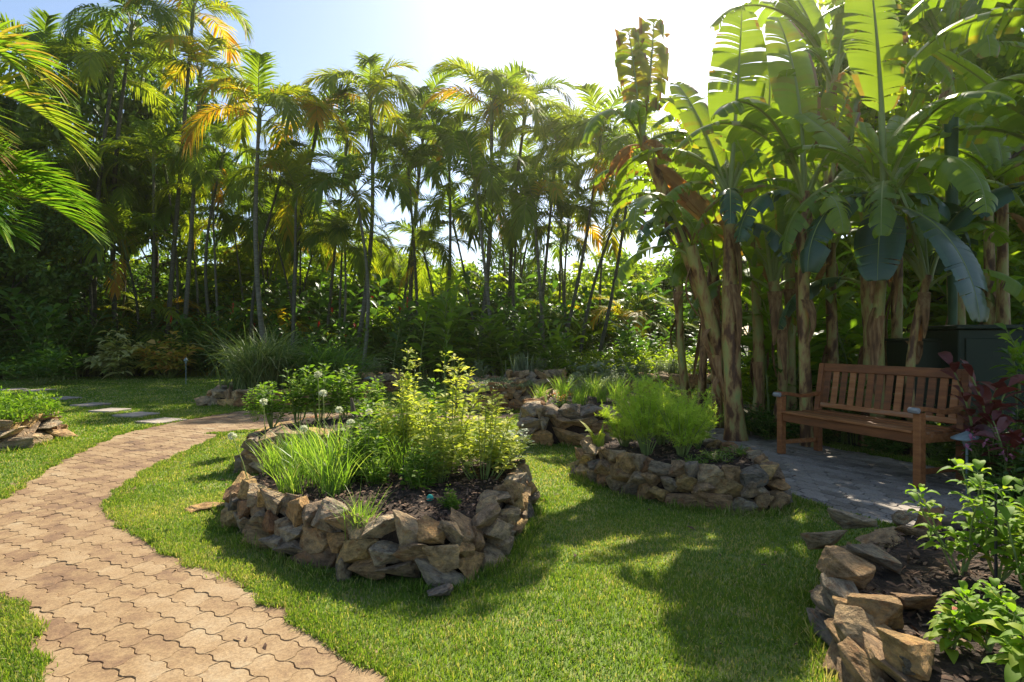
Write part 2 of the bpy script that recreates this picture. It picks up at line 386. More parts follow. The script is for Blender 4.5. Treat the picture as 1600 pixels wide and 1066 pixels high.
BED_ROSE = [(3.0, 14.2), (4.0, 13.9), (5.0, 14.1), (5.2, 14.9), (4.2, 15.3), (3.1, 15.1)]
BED_BLUE = [(1.3, 11.9), (2.1, 11.6), (2.9, 11.9), (3.0, 12.8), (2.1, 13.2), (1.3, 12.8)]
BEDS = [BED_MAIN, BED_REAR, BED_WALL, BED_FENNEL, BED_FRONT, BED_LEFT, BED_LEMON, BED_SEDUM, BED_FARMID, BED_SILVER, BED_FARLEFT, BED_ROSE, BED_BLUE]
LAWN = [(-18, .3), (18, .3), (5.5, 3.2), (4.6, 5.0), (3.6, 7.2), (3.4, 9.5), (5.6, 12.5), (7, 16), (6.2, 18.8), (2.0, 19.8), (-5, 20.6), (-12, 20.4), (-15.5, 18.0), (-17, 15), (-12, 9)]
STEPS = [(20, 610), (62, 611), (97, 624), (142, 634), (172, 643), (213, 650), (252, 660)]

def expand(poly, d):
    P = np.array(poly); a = P - np.roll(P, 1, 0); b = np.roll(P, -1, 0) - P
    na = norm(np.stack([a[:, 1], -a[:, 0]], -1)); nb = norm(np.stack([b[:, 1], -b[:, 0]], -1)); n = norm(na + nb)
    area = .5 * np.sum(P[:, 0] * np.roll(P[:, 1], -1) - np.roll(P[:, 0], -1) * P[:, 1])
    return P + n * d * (1 if area > 0 else -1)
def flat(poly, z):
    from mathutils.geometry import tessellate_polygon
    V = [Vector((x, y, z)) for x, y in poly]; T = []
    for t in tessellate_polygon([V]):
        p, q, w = (V[i] for i in t)
        T.append(t if (q - p).cross(w - p).z > 0 else t[::-1])
    me = bpy.data.meshes.new('sheet'); me.from_pydata([tuple(v) for v in V], [], [tuple(t) for t in T]); me.update(); return me
me = flat([(-400, -60), (400, -60), (400, 700), (-400, 700)], 0.0); me.materials.append(M['ground']); struct('ground', me)
me = flat(LAWN, 0.004); me.materials.append(M['lawn']); struct('lawn', me)
me = flat([(x * 1.0, y) for x, y in PATH_L], 0.008); me.materials.append(M['paver_base']); struct('path_bed', me)
me = flat(PATH_R, 0.0065); me.materials.append(M['paver_base']); struct('bench_path_bed', me)

# pavers with zigzag sides that interlock
def paver_mesh(name, poly, ang, a=.205, b=.11, wob=.0012, gap=.0010, mat='paver'):
    f = [(0, 0), (.14, 1), (.36, 1), (.64, -1), (.86, -1)]
    A_ = .0095
    xs = []
    for h in range(2):
        for u, s in f: xs.append(((h + u) * a / 2 - a / 2, s * A_))
    g = [(0, 0), (.25, 1), (.4, 1), (.6, -1), (.75, -1)]
    ys = [(u * b - b / 2, s * A_ * .8) for u, s in g]
    bot = [(x, -b / 2 + s) for x, s in xs]
    top = [(x, b / 2 + s) for x, s in xs] + [(a / 2, b / 2)]
    right = [(a / 2 + s, y) for y, s in ys]
    left = [(-a / 2 + s, y) for y, s in ys][1:]
    out = np.array(bot + right + top[::-1] + left[::-1])
    nn = len(out)
    sc1 = np.array([1 - gap / a * 1.6, 1 - gap / b * 1.6]); sc2 = np.array([1 - (gap + .003) / a * 1.6, 1 - (gap + .003) / b * 1.6])
    P = np.array(poly); c, s = math.cos(ang), math.sin(ang)
    Q = P @ np.array([[c, -s], [s, c]])   # into paver frame
    i0, i1 = int(Q[:, 1].min() / b) - 2, int(Q[:, 1].max() / b) + 2
    mb = MB()
    Rm = np.array([[c, s], [-s, c]])
    cen = []
    for i in range(i0, i1):
        j = np.arange(int(Q[:, 0].min() / a) - 2, int(Q[:, 0].max() / a) + 2)
        cen.append(np.stack([j * a + (i % 2) * a / 2, np.full(len(j), i * b)], -1))
    cen = np.concatenate(cen); W = cen @ Rm
    keep = inside(W, expand(poly, .05)) & (np.abs(W[:, 0]) < W[:, 1] * .95 + 2.5)
    W = W[keep]; m = len(W)
    rg = np.random.default_rng(3)
    z = .0175 + rg.normal(0, wob, m); tilt = rg.normal(0, .007, (m, 2)); rot = rg.normal(0, .008, m)
    def ring(sc, dz):
        o = out * sc; cr, sr = np.cos(rot), np.sin(rot)
        x = o[None, :, 0] * cr[:, None] - o[None, :, 1] * sr[:, None]; y = o[None, :, 0] * sr[:, None] + o[None, :, 1] * cr[:, None]
        xy = np.stack([x, y], -1)
        zz = z[:, None] + dz + (xy * tilt[:, None, :]).sum(-1)
        w = xy @ Rm + W[:, None, :]
        return np.concatenate([w, zz[..., None]], -1)
    V = np.concatenate([ring(sc1, -.02), ring(sc1, -.004), ring(sc2, 0)], 1).reshape(-1, 3)
    k = 3 * nn; base = (np.arange(m) * k)[:, None, None]
    jj = np.arange(nn)[None, :, None]
    fs = []
    for r in range(2):
        a0 = r * nn + jj; a1 = r * nn + (jj + 1) % nn
        fs.append(np.concatenate([base + a0, base + a1, base + a1 + nn, base + a0 + nn], -1).reshape(-1, 4))
    vv = rg.random(m)
    mb.add(V, np.concatenate(fs), np.tile(np.repeat(vv, nn), 2))
    top_f = (np.arange(m) * k)[:, None] + 2 * nn + np.arange(nn)[None, :]
    mb.F.append(top_f); mb.v.append(vv); mb.m.append(np.zeros(m, dtype=np.int64))
    return mb.mesh(name, M[mat])
struct('path', paver_mesh('path', PATH_L, R(-28)))
struct('bench_path', paver_mesh('bench_path', PATH_R, R(-62), gap=.0065, wob=.0014, mat='paver_grey'))

# grass
def scatter_grass():
    rg = np.random.default_rng(11)
    bands = [(.8, 1.8, 2500, .0025, .035), (1.8, 3.0, 17000, .0020, .024), (3.0, 4.5, 14000, .0023, .021), (4.5, 7, 6500, .0034, .023), (7, 11, 1900, .006, .03), (11, 21, 550, .011, .034)]
    Ps, Ws, Hs = [], [], []
    for y0, y1, den, w, h in bands:
        xm = y1 * .95 + 1.2
        n = int((y1 - y0) * 2 * xm * den)
        P = np.stack([rg.uniform(-xm, xm, n), rg.uniform(y0, y1, n)], -1)
        P = P[np.abs(P[:, 0]) < P[:, 1] * .95 + 1.2]
        Ps.append(P); Ws.append(np.full(len(P), w)); Hs.append(np.full(len(P), h))
    for poly in (PATH_L, PATH_R):                     # thick fringe along the paving
        Q = np.array(poly); E = np.roll(Q, -1, 0) - Q; L = np.linalg.norm(E, axis=1); k = (L * 5200 / np.maximum(np.clip(Q[:, 1] / 2.2, 1, 6), 1)).astype(int)
        for q, e, kk in zip(Q, E, k):
            t = rg.random(kk)[:, None]; nrm = np.array([e[1], -e[0]]) / max(np.linalg.norm(e), 1e-6)
            F_ = q + e * t + nrm * rg.normal(0, .045, kk)[:, None]; F_ = F_[F_[:, 1] > .5]
            Ps.append(F_); Ws.append(.0021 * np.clip(F_[:, 1] / 3, 1, 4)); Hs.append(np.full(len(F_), .03))
    for poly in BEDS:
        Q = np.array(poly); E = np.roll(Q, -1, 0) - Q; L = np.linalg.norm(E, axis=1); k = (L * 900 / np.maximum(np.clip(Q[:, 1] / 3, 1, 5), 1)).astype(int); cc = Q.mean(0)
        for q, e, kk in zip(Q, E, k):
            t = rg.random(kk)[:, None]; base = q + e * t; out = base - cc; out /= np.linalg.norm(out, axis=1, keepdims=True)
            F_ = base + out * (.03 + np.abs(rg.normal(0, .045, kk)))[:, None]; F_ = F_[F_[:, 1] > .5]
            F_ = F_[np.sin(F_[:, 0] * 23) + np.sin(F_[:, 1] * 19 + 1) > -.5]
            Ps.append(F_); Ws.append(.0024 * np.clip(F_[:, 1] / 3, 1, 4)); Hs.append(rg.uniform(.03, .085, len(F_)))
    P = np.concatenate(Ps); W = np.concatenate(Ws); H = np.concatenate(Hs)
    ok = inside(P, LAWN)
    def near_in(Q, poly, d):
        r = inside(Q, poly)
        return r
    wb = .022 * np.stack([np.sin(P[:, 1] * 17 + np.sin(P[:, 0] * 9) * 2), np.sin(P[:, 0] * 15 + np.sin(P[:, 1] * 11) * 2)], -1)
    for poly in [PATH_L, PATH_R]:
        jit = rg.normal(0, .012, P.shape) + wb
        ok &= ~inside(P + jit, poly)
    for poly in BEDS:
        c = np.mean(poly, 0); pl = [(c + (np.array(p) - c) * .96) for p in poly]
        ok &= ~inside(P, pl)
    for s in STEPS:
        g = G(*s); ok &= ~((np.abs(P[:, 0] - g[0]) < .24) & (np.abs(P[:, 1] - g[1]) < .26))
    # patchy density
    pn = np.sin(P[:, 0] * 3.1 + 1.3 * np.sin(P[:, 1] * 2.3)) * np.sin(P[:, 1] * 2.7 + np.sin(P[:, 0] * 4.1)) + .5 * np.sin(P[:, 0] * 9 + P[:, 1] * 7) * np.sin(P[:, 1] * 11 - P[:, 0] * 5)
    ok &= rg.random(len(P)) < .90 + .22 * pn
    P, W, H, pn = P[ok], W[ok], H[ok], pn[ok]
    zb = np.where(inside(P, expand(PATH_L, .19)) | inside(P, expand(PATH_R, .19)), .014, .003)
    n = len(P)
    H = H * rg.uniform(.5, 1.25, n) * (1 + .15 * pn); W = W * rg.uniform(.7, 1.3, n)
    az = rg.uniform(0, 2 * PI, n); ln = np.abs(rg.normal(0, .55, n)) + .1
    tip = np.stack([P[:, 0] + np.cos(az) * ln * H, P[:, 1] + np.sin(az) * ln * H, H * np.maximum(.3, 1 - ln * .3)], -1)
    fa = rg.uniform(0, 2 * PI, n)
    dx = np.stack([np.cos(fa), np.sin(fa), np.zeros(n)], -1) * W[:, None]
    b = np.concatenate([P, zb[:, None]], -1); tip[:, 2] += zb
    mid = b * .5 + tip * .5 + np.array([0, 0, .006])
    V = np.stack([b - dx, b + dx, mid + dx * .8, mid - dx * .8, tip], 1).reshape(-1, 3)
    k = np.arange(n)[:, None] * 5
    big = np.sin(P[:, 0] * 1.7 + 2 * np.sin(P[:, 1] * .9)) * np.sin(P[:, 1] * 1.9 + 1.5 * np.sin(P[:, 0] * 1.3))
    v = np.clip(rg.normal(.45, .18, n) + .10 * pn + .14 * big, 0, .8)
    dry = rg.random(n) < .14 + .10 * (pn < -.4) + .14 * (big > .45); v[dry] = rg.uniform(.85, 1, dry.sum())
    mb = MB(); mb.add(V, k + np.array([[0, 1, 2, 3]]), v)
    mb.F.append(k + np.array([[3, 2, 4]])); mb.v.append(v); mb.m.append(np.zeros(n, dtype=np.int64))
    print('grass blades', n)
    return mb.mesh('grass', M['grass'])
struct('grass', scatter_grass(), 'stuff')

# ------------------------------------------------------------------ stones
def rock_mesh(i):
    rd = random.Random(100 + i); bm = bmesh.new()
    for _ in range(rd.choice((9, 10, 12, 14))):
        u = Vector([rd.uniform(-1, 1) for _ in range(3)])
        m = max(abs(c) for c in u); u = u / m * rd.uniform(.78, 1.0)
        u = u * .5 + u.normalized() * .45 * .5
        bm.verts.new((u.x * .72, u.y * .72, u.z * .72))
    bmesh.ops.convex_hull(bm, input=bm.verts[:])
    bmesh.ops.delete(bm, geom=[v for v in bm.verts if not v.link_faces], context='VERTS')
    bmesh.ops.bevel(bm, geom=bm.edges[:], offset=.014, segments=1, affect='EDGES', profile=.6)
    bmesh.ops.triangulate(bm, faces=bm.faces[:])
    bmesh.ops.subdivide_edges(bm, edges=[e for e in bm.edges if e.calc_length() > .12], cuts=2, use_grid_fill=True)
    bmesh.ops.triangulate(bm, faces=bm.faces[:])
    bmesh.ops.subdivide_edges(bm, edges=[e for e in bm.edges if e.calc_length() > .09], cuts=1, use_grid_fill=True)
    bmesh.ops.triangulate(bm, faces=bm.faces[:])
    off = Vector((i * 7.3, 1.7, 3.1))
    for v in bm.verts:
        n_ = noise.fractal(v.co * 2.6 + off, .6, 2.2, 5)
        n2 = noise.noise(Vector((v.co.x * 3, v.co.y * 3, v.co.z * 14)) + off)
        cr = abs(noise.noise(v.co * 5.5 - off))
        v.co += v.co.normalized() * (n_ * .038 + n2 * .018 - max(0, .10 - cr) * .16)
    me = bpy.data.meshes.new('stone'); bm.to_mesh(me); bm.free()
    # normalise to a unit box
    V = np.array([list(v.co) for v in me.vertices]); lo, hi = V.min(0), V.max(0)
    V = (V - (lo + hi) / 2) / (hi - lo)
    me.vertices.foreach_set('co', V.ravel())
    me.materials.append(M['rock']); me.update(); return me
ROCKS = [rock_mesh(i) for i in range(18)]
rr = random.Random(5)
def stone(root, loc, size, rot):
    return obj('stone', rr.choice(ROCKS), root, loc, rot, size)

def soil_mesh(poly, h, amp=.03, name='soil', inset=.1):
    P = np.array(poly); c = P.mean(0); mb = MB()
    # resample outline
    n = 48; L = np.linalg.norm(np.roll(P, -1, 0) - P, axis=1); cum = np.concatenate([[0], np.cumsum(L)])
    s = np.linspace(0, cum[-1], n, endpoint=False); O = []
    for x in s:
        k = np.searchsorted(cum, x, side='right') - 1; t = (x - cum[k]) / L[k]; O.append(P[k] * (1 - t) + P[(k + 1) % len(P)] * t)
    O = np.array(O); d = O - c; r = np.linalg.norm(d, axis=1, keepdims=True); O = c + d * (1 - inset / r)
    rings = [(1.0, 0.0), (.985, h * .72)] + [(f, None) for f in np.linspace(.93, .06, 14)]
    V = []
    for f, z in rings:
        Q = c + (O - c) * f
        for q in Q:
            zz = z if z is not None else h * (.80 + .2 * (1 - f)) + amp * noise.fractal(Vector((q[0] * 5, q[1] * 5, 0)), .7, 2, 5)
            V.append((q[0], q[1], zz))
    m = len(rings); i = np.arange(m - 1)[:, None]; j = np.arange(n)[None, :]
    Fc = np.stack([i * n + j, i * n + (j + 1) % n, (i + 1) * n + (j + 1) % n, (i + 1) * n + j], -1).reshape(-1, 4)
    mb.add(V, Fc)
    V = np.array(V); last = V[-n:]
    mb.add(np.vstack([last, last.mean(0)]), [[k, (k + 1) % n, n] for k in range(n)])
    return mb.mesh(name, M['soil'], smooth=True)

def chips(poly, h, n, seed, size=.03, inset=.15):
    """loose bark chips and dry leaves lying on the soil"""
    rg = np.random.default_rng(seed); P = np.array(poly); c = P.mean(0)
    lo, hi = P.min(0), P.max(0); Q = rg.uniform(lo, hi, (n * 2, 2)); pl = [c + (p - c) * (1 - inset) for p in P]
    Q = Q[inside(Q, pl)][:n]; m = len(Q)
    z = []
    R_ = np.linalg.norm(P - c, axis=1).mean()
    for q in Q:
        f = min(1, np.linalg.norm(q - c) / R_)
        z.append(h * (.80 + .2 * (1 - f)) + .03 * noise.fractal(Vector((q[0] * 5, q[1] * 5, 0)), .7, 2, 5) + rg.uniform(.004, .014))
    ctr = np.concatenate([Q, np.array(z)[:, None]], 1)
    D = rg.normal(0, 1, (m, 3)); D[:, 2] *= .3; D = norm(D); S = norm(np.cross(D, rg.normal(0, .3, (m, 3)) + np.array([0, 0, 1.])))
    L = size * rg.uniform(.5, 1.6, m)[:, None]; W = L * rg.uniform(.2, .5, m)[:, None]
    P3 = np.stack([ctr - D * L / 2, ctr + np.array([0, 0, .003]), ctr + D * L / 2], 1); SS = np.stack([S * W * .3, S * W * .5, S * W * .25], 1)
    mb = MB(); ribbons(mb, P3, SS, rg.random(m)); return mb.mesh('mulch', M['mulch'])

def bed(label, poly, h, courses, slen, seed, group='dry stone raised beds', mulch=0, cap=None, lean=.035, back=1.0, tumbled=0.0):
    rd = random.Random(seed); P = np.array(poly); c = P.mean(0)
    root = thing('raised_bed', label, 'raised bed', (c[0], c[1], 0), group=group)
    loc = [(x - c[0], y - c[1]) for x, y in poly]
    obj('soil', soil_mesh(loc, h), root)
    if mulch:
        o = obj('mulch', chips(loc, h, mulch, seed), root); o['kind'] = 'stuff'
    Q = np.array(loc); L = np.linalg.norm(np.roll(Q, -1, 0) - Q, axis=1); cum = np.concatenate([[0], np.cumsum(L)]); tot = cum[-1]
    nst = 0; z = 0.0
    limit = 100 // courses
    for k in range(courses):
        ch = h / courses * rd.uniform(.9, 1.1)
        if k == courses - 1: ch = h - z
        sl = max(slen * (1.1 if k == 0 else .95), tot / limit * (.97 if back == 1 else .72))
        s = rd.uniform(0, sl)
        end = s + tot
        while s < end - sl * .25 and nst < 99:
            xx = s % tot; ii = min(int(np.searchsorted(cum, xx, side='right') - 1), len(Q) - 1)
            l = sl * rd.uniform(.65, 1.35) * (back if Q[ii][1] > .35 * Q[:, 1].max() else 1)
            l = min(l, end - s + .02)
            x = (s + l / 2) % tot; i = int(np.searchsorted(cum, x, side='right') - 1); i = min(i, len(Q) - 1); t = (x - cum[i]) / L[i]
            p = Q[i] * (1 - t) + Q[(i + 1) % len(Q)] * t
            d = Q[(i + 1) % len(Q)] - Q[i]; ang = math.atan2(d[1], d[0])
            inw = -p / max(np.linalg.norm(p), .01)
            dep = slen * rd.uniform(.7, 1.15); hh = ch * rd.uniform(1.0, 1.45)
            p = p + inw * (lean * k + rd.uniform(-.02, .025) + dep * .25)
            tilt = .12 + tumbled
            stone(root, (p[0], p[1], z + ch * .5 + rd.uniform(-.01, .015)), (l * 1.12, dep, hh * 1.12), (rd.gauss(0, tilt), rd.gauss(0, tilt * .8), ang + rd.gauss(0, .12 + tumbled * .8)))
            nst += 1; s += l * .9
        z += ch
    return root

main_bed = bed('irregular stone ringed bed of chives and tall herbs at centre left', BED_MAIN, .28, 3, .17, 21, mulch=2600, tumbled=.1, back=1.9)
bed('tall layered stone bed right behind the chive bed, beside the curving path', BED_REAR, .40, 4, .25, 22, mulch=300)
bed('straight faced stone bed with orange marigolds behind the fennel', BED_WALL, .44, 3, .28, 23, mulch=200)
bed('low stone ringed bed holding the feathery fennel, left of the bench', BED_FENNEL, .29, 3, .17, 24, mulch=900, tumbled=.1, back=1.8)
front_bed = bed('cut off stone bed of basil in the bottom right corner', BED_FRONT, .21, 3, .13, 25, mulch=2600, tumbled=.16)
for loc, sz, rt in [((-.60, .42, .24), (.28, .17, .13), (.1, .2, 2.3)), ((-.72, .05, .25), (.22, .27, .14), (.2, -.1, .5)), ((-.80, -.28, .22), (.24, .22, .15), (-.1, .2, 1.2)), ((-.30, .72, .24), (.30, .2, .13), (.1, .1, .25)), ((-.5, .2, .24), (.18, .28, .11), (.1, -.15, .6)), ((.05, .82, .22), (.18, .14, .11), (.2, 0, .3)), ((-.85, -.55, .22), (.24, .26, .14), (.1, .1, .2)), ((-.6, -.2, .22), (.2, .24, .1), (.1, .2, 1.9))]:
    stone(front_bed, loc, tuple(q * .78 for q in sz), rt)
bed('stone bed overflowing with feathery green groundcover at the left edge', BED_LEFT, .34, 3, .3, 26)
bed('low stone bed under the big lemongrass clump across the path', BED_LEMON, .3, 2, .34, 27)
bed('round stone bed topped by a mat of grey green creeper', BED_SEDUM, .48, 4, .24, 28)
bed('far stone bed with an upright pale shrub, just behind the creeper topped bed', BED_FARMID, .45, 3, .3, 29)
bed('small far stone bed with one silvery plant', BED_SILVER, .36, 2, .26, 30)
bed('small far stone bed behind the lime green herb bush', BED_FARLEFT, .4, 3, .28, 31)
bed('far stone bed with rosemary tufts near the leaning banana stem', BED_ROSE, .34, 2, .3, 32)
bed('far stone bed of bluish leafy vegetables beyond the marigolds', BED_BLUE, .36, 2, .3, 33)

# stepping slabs
def slab_mesh(seed):
    rd = random.Random(seed); mb = MB()
    box(mb, (0, 0, .012), (.46 + rd.uniform(-.04, .04), .46 + rd.uniform(-.03, .03), .035), bev=.006); return mb.mesh('stepping_slab', M['slab'])
sl_lab = ['pale stepping slab farthest left, partly behind the left bed plants', 'pale stepping slab second farthest left in the lawn', 'sunlit stepping slab right of the left bed plants', 'stepping slab fourth from the paver path', 'stepping slab third from the paver path', 'stepping slab second from the paver path', 'stepping slab nearest the paver path']
sl_lab[3] = 'stepping slab just right of the sunlit slab, fourth from the paver path'
for i, s in enumerate(STEPS):
    g = G(*s); tag(obj('stepping_slab', slab_mesh(i), None, (g[0], g[1], .004), (0, 0, R(-20 + 8 * rr.uniform(-1, 1)))), sl_lab[i], 'stepping stone', 'stepping slabs across the lawn')

# ------------------------------------------------------------------ palm fronds
def curve(L, e0, e1, n, bend=0.0, pw=1.0):
    """arc in the x-z plane, elevation e0 -> e1 (deg), sideways bend"""
    t = np.linspace(0, 1, n); el = np.radians(e0 + (e1 - e0) * t ** pw); yaw = bend * t
    d = np.stack([np.cos(el) * np.cos(yaw), np.cos(el) * np.sin(yaw), np.sin(el)], -1)
    seg = L / (n - 1); P = np.concatenate([[[0, 0, 0]], np.cumsum((d[:-1] + d[1:]) / 2 * seg, 0)])
    return t, P, norm(d)

def frond(mb, L, e0, e1, pairs, ll, lw, v, rg, az=0.0, droop=.35, vang=.35, org=(0, 0, 0), nst=4, rach=.011, bend=0.0, start=.16, fold=False, vj=.06, pw=1.1, tipv=0.0, rk=4):
    n = 26; t, P, T = curve(L, e0, e1, n, bend, pw)
    side0 = norm(np.cross(T, np.array([0, 0, 1.]) + T * .001)); up0 = np.cross(side0, T)
    tt = np.linspace(start, .995, pairs)
    def ip(X, q): return np.stack([np.interp(q, t, X[:, k]) for k in range(3)], -1)
    Ps, Ss, vs = [], [], []
    for sgn in (-1, 1):
        q = np.clip(tt + rg.normal(0, .004, pairs), 0, 1)
        b = ip(P, q); Tg = norm(ip(T, q)); sd_ = norm(ip(side0, q)) * sgn; up = norm(ip(up0, q))
        u = (q - start) / (1 - start)
        al = np.radians(68 - 42 * u + rg.normal(0, 3.5, pairs))
        va = vang + rg.normal(0, .10, pairs)
        d = Tg * np.cos(al)[:, None] + (sd_ * np.cos(va)[:, None] + up * np.sin(va)[:, None]) * np.sin(al)[:, None]
        d = norm(d)
        ln = ll * (0.5 + .55 * np.sin(PI * np.clip(u * .86 + .10, 0, 1))) * rg.uniform(.88, 1.08, pairs)
        s = np.linspace(0, 1, nst)
        dr = droop * rg.uniform(.6, 1.4, pairs)
        pts = b[:, None, :] + d[:, None, :] * (s[None, :, None] * ln[:, None, None]) - np.array([0, 0, 1.]) * ((s ** 2.2)[None, :, None] * (ln * dr)[:, None, None])
        nrm = norm(up - d * (up * d).sum(-1, keepdims=True))
        S = norm(np.cross(d, nrm))
        w = lw / 2 * np.interp(s, [0, .25, .7, 1], [.55, 1, .7, .06])
        SS = S[:, None, :] * w[None, :, None] * np.ones((pairs, 1, 1))
        Ps.append(pts); Ss.append(SS); vs.append(np.clip(v + rg.normal(0, vj, pairs) + tipv * (rg.random(pairs) < .25), 0, 1))
    P2 = np.concatenate(Ps); S2 = np.concatenate(Ss); V2 = np.concatenate(vs)
    P2 = rotz(P2, az) + np.array(org); S2 = rotz(S2, az)
    U = None
    if fold:
        U = np.zeros_like(P2); U[..., 2] = np.linalg.norm(S2, axis=-1) * .45
    ribbons(mb, P2, S2, V2, U)
    tube(mb, rotz(P, az) + np.array(org), np.linspace(rach, rach * .25, n), rk, mat=1, cap=False)

def palm_crown(seed, nf=9, L=2.75, orange=0, vbase=.4, pairs=44, ll=.78, lw=.058):
    nf += 2; vbase = min(.8, vbase + .12)
    rg = np.random.default_rng(seed); mb = MB()
    for i in range(nf):
        a = i * 2.39996 + rg.uniform(-.3, .3); u = (i + .5) / nf
        e0 = 86 - 56 * u + rg.normal(0, 4); e1 = e0 - 105 - 30 * u + rg.normal(0, 10)
        v = vbase + rg.normal(0, .12) + .1 * (u - .5)
        if i >= nf - orange - 2 and i < nf - 2: v = rg.uniform(.82, .93)
        frond(mb, L * rg.uniform(.85, 1.1) * (.85 + .2 * u), e0, e1, pairs, ll, lw, v, rg, az=a, droop=.35 + .25 * u, vang=.5 - .35 * u, org=(0, 0, -.25 * u), nst=4, rach=.018, bend=rg.normal(0, .15), start=.2, pw=1.25)
    if seed % 4 == 1:
        for q in range(1): frond(mb, L * .7, -25 - 20 * q, -95, 26, ll * .6, lw * .8, .985, rg, az=rg.uniform(0, 6.28), droop=.7, vang=-.1, org=(0, 0, -.4), nst=4, rach=.014, start=.2)
    # spear leaf
    tube(mb, [(0, 0, 0), (.02, .01, .7), (.05, .0, 1.25)], [.02, .014, .003], 4, v=.6)
    return mb.mesh('crown', [M['palm'], M['rachis']])
CROWNS = [palm_crown(40 + i, nf=(9, 8, 10, 9, 8, 9)[i], vbase=(.45, .35, .55, .3, .5, .42)[i]) for i in range(6)]
CROWN_OR = [palm_crown(60, nf=9, orange=3, vbase=.6), palm_crown(62, nf=8, orange=2, vbase=.5)]
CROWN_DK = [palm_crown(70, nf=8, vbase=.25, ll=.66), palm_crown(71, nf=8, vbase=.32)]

def palm(base, top, ci, label, cat='palm tree', group='areca palms in the row behind the lawn', rad=.065, crown=None, s=1.0, seed=0, rz=None):
    """base, top world points; trunk bows a little"""
    rg = np.random.default_rng(seed + 900); root = thing('palm_tree', label, cat, base, group=group)
    d = np.array(top) - np.array(base); n = 16; t = np.linspace(0, 1, n)[:, None]
    bow = rg.normal(0, .25, 2)
    pts = d * t; pts[:, :2] = d[:2] * (t ** 1.35) + np.sin(PI * t) * bow * min(1, d[2] / 8)
    mb = MB(); tube(mb, pts, np.linspace(rad * 1.25, rad * .72, n), 8); obj('trunk', mb.mesh('trunk', M['ptrunk'], True), root)
    mb = MB(); dd = norm(pts[-1] - pts[-2])
    tube(mb, [pts[-1] - dd * .02, pts[-1] + dd * .35 * s, pts[-1] + dd * .75 * s], [rad * .95, rad * 1.05, rad * .55], 8)
    obj('crownshaft', mb.mesh('crownshaft', M['cshaft'], True), root)
    cm = crown if crown is not None else CROWNS[ci % 6]
    obj('crown', cm, root, tuple(pts[-1] + dd * .6 * s), (rg.normal(0, .08), rg.normal(0, .08), rz if rz is not None else rg.uniform(0, 6.28)), (s, s, s))
    return root

MARKS = [(-40, 'the bright fronds at the left edge'), (60, 'the spreading left edge shrub'), (185, 'the cream leaved croton'), (262, 'the orange croton'), (325, 'the slim lawn path light'), (385, 'the lemongrass clump'),
         (470, 'the dark grass clump'), (555, 'the palm with broad arching fronds'), (640, 'the dark ginger with the red spike'), (705, 'the large bright ginger'), (790, 'the round creeper topped bed'), (870, 'the pale ginger'), (935, 'the bluish vegetables'), (1010, 'the rosemary bed'), (1090, 'the leaning banana stem'), (1210, 'the left end of the bench'), (1300, 'the left half of the bench'), (1380, 'the bench centre'), (1460, 'the right end of the bench'), (1540, 'the green cabinet'), (1640, 'the red leaved cordyline')]
USED = {}
def spot(what, px, far, look=''):
    m = min(MARKS, key=lambda q: abs(q[0] - px)); d = px - m[0]
    side = 'just left of' if d < -9 else 'just right of' if d > 9 else 'straight above'
    lab = f"{what}, {'farther back ' if far else ''}{look}{side} {m[1]}"
    USED[lab] = USED.get(lab, 0) + 1
    if USED[lab] > 1: lab = ('second ', 'third ', 'fourth ', 'fifth ')[min(3, USED[lab] - 2)] + lab
    return lab
# hero palms: (base px, crown px, crown py, depth, crown kind, label)
HERO = [
 (150, 172, 125, 17.0, 'n', 'palm with the paler grey trunk left of the tallest dark trunk, brownish crown'),
 (186, 203, 42, 16.0, 'd', 'tallest dark trunked palm at upper left, crown cut by the top edge'),
 (285, 312, 118, 17.5, 'o', 'palm with bright trunk leaning right, first one right of the tallest palm'),
 (258, 300, 20, 19.5, 'o', 'high crowned palm with a yellow frond against the upper left sky'),
 (418, 404, 182, 18.0, 'o', 'palm with a curved trunk and orange lower fronds'),
 (462, 492, 196, 20.5, 'o', 'palm with dried orange crown between the curved palm and the tallest centre left one'),
 (552, 580, 158, 20.0, 'b', 'palm with broad arching fronds standing out against blue sky at centre left'),
 (640, 662, 188, 22.5, 'n', 'palm just right of the broad arching crown, half behind it'),
 (745, 768, 172, 20.0, 'n', 'full crowned palm left of centre top, fronds drooping both ways'),
 (800, 818, 178, 22.0, 'b', 'palm with sunlit crown at the middle of the palm row'),
 (838, 868, 228, 21.5, 'n', 'palm with upright narrow crown right of the middle crown'),
 (872, 935, 220, 19.5, 'n', 'palm whose trunk leans strongly right, short of the banana plants'),
 (930, 985, 250, 18.5, 'n', 'palm with hazy crown just left of the leaning banana stem'),
 (345, 345, 238, 21.0, 'n', 'small crowned palm below the orange frond, left of the curved trunk'),
 (508, 540, 225, 22.0, 'd', 'dark crowned palm below and left of the broad arching crown'),
 (395, 432, 280, 20.0, 'n', 'short palm with feathery crown right of the curved trunk'),
 (455, 462, 300, 18.5, 'n', 'short palm left of the blue sky gap above the lemongrass'),
 (565, 560, 300, 18.0, 'd', 'short dark palm at the right of the blue sky gap'),
 (655, 640, 268, 21.0, 'd', 'mid height dark palm right of the broad arching one'),
 (690, 702, 240, 20.0, 'd', 'dark fan of fronds left of the full crowned palm'),
 (772, 745, 290, 18.0, 'd', 'short dark palm under the full crowned palm'),
 (850, 835, 318, 18.5, 'n', 'short palm under the middle palm, pale fronds against white sky'),
 (905, 958, 330, 20.0, 'n', 'short palm between the leaning trunks at centre right'),
 (60, 72, 110, 19.0, 'd', 'dark palm behind the bright fronds at the left edge'),
 (128, 118, 250, 15.5, 'd', 'short dark palm beneath the pale grey trunked palm'),
 (236, 240, 250, 18.0, 'd', 'short palm right of the tallest dark trunk'),
]
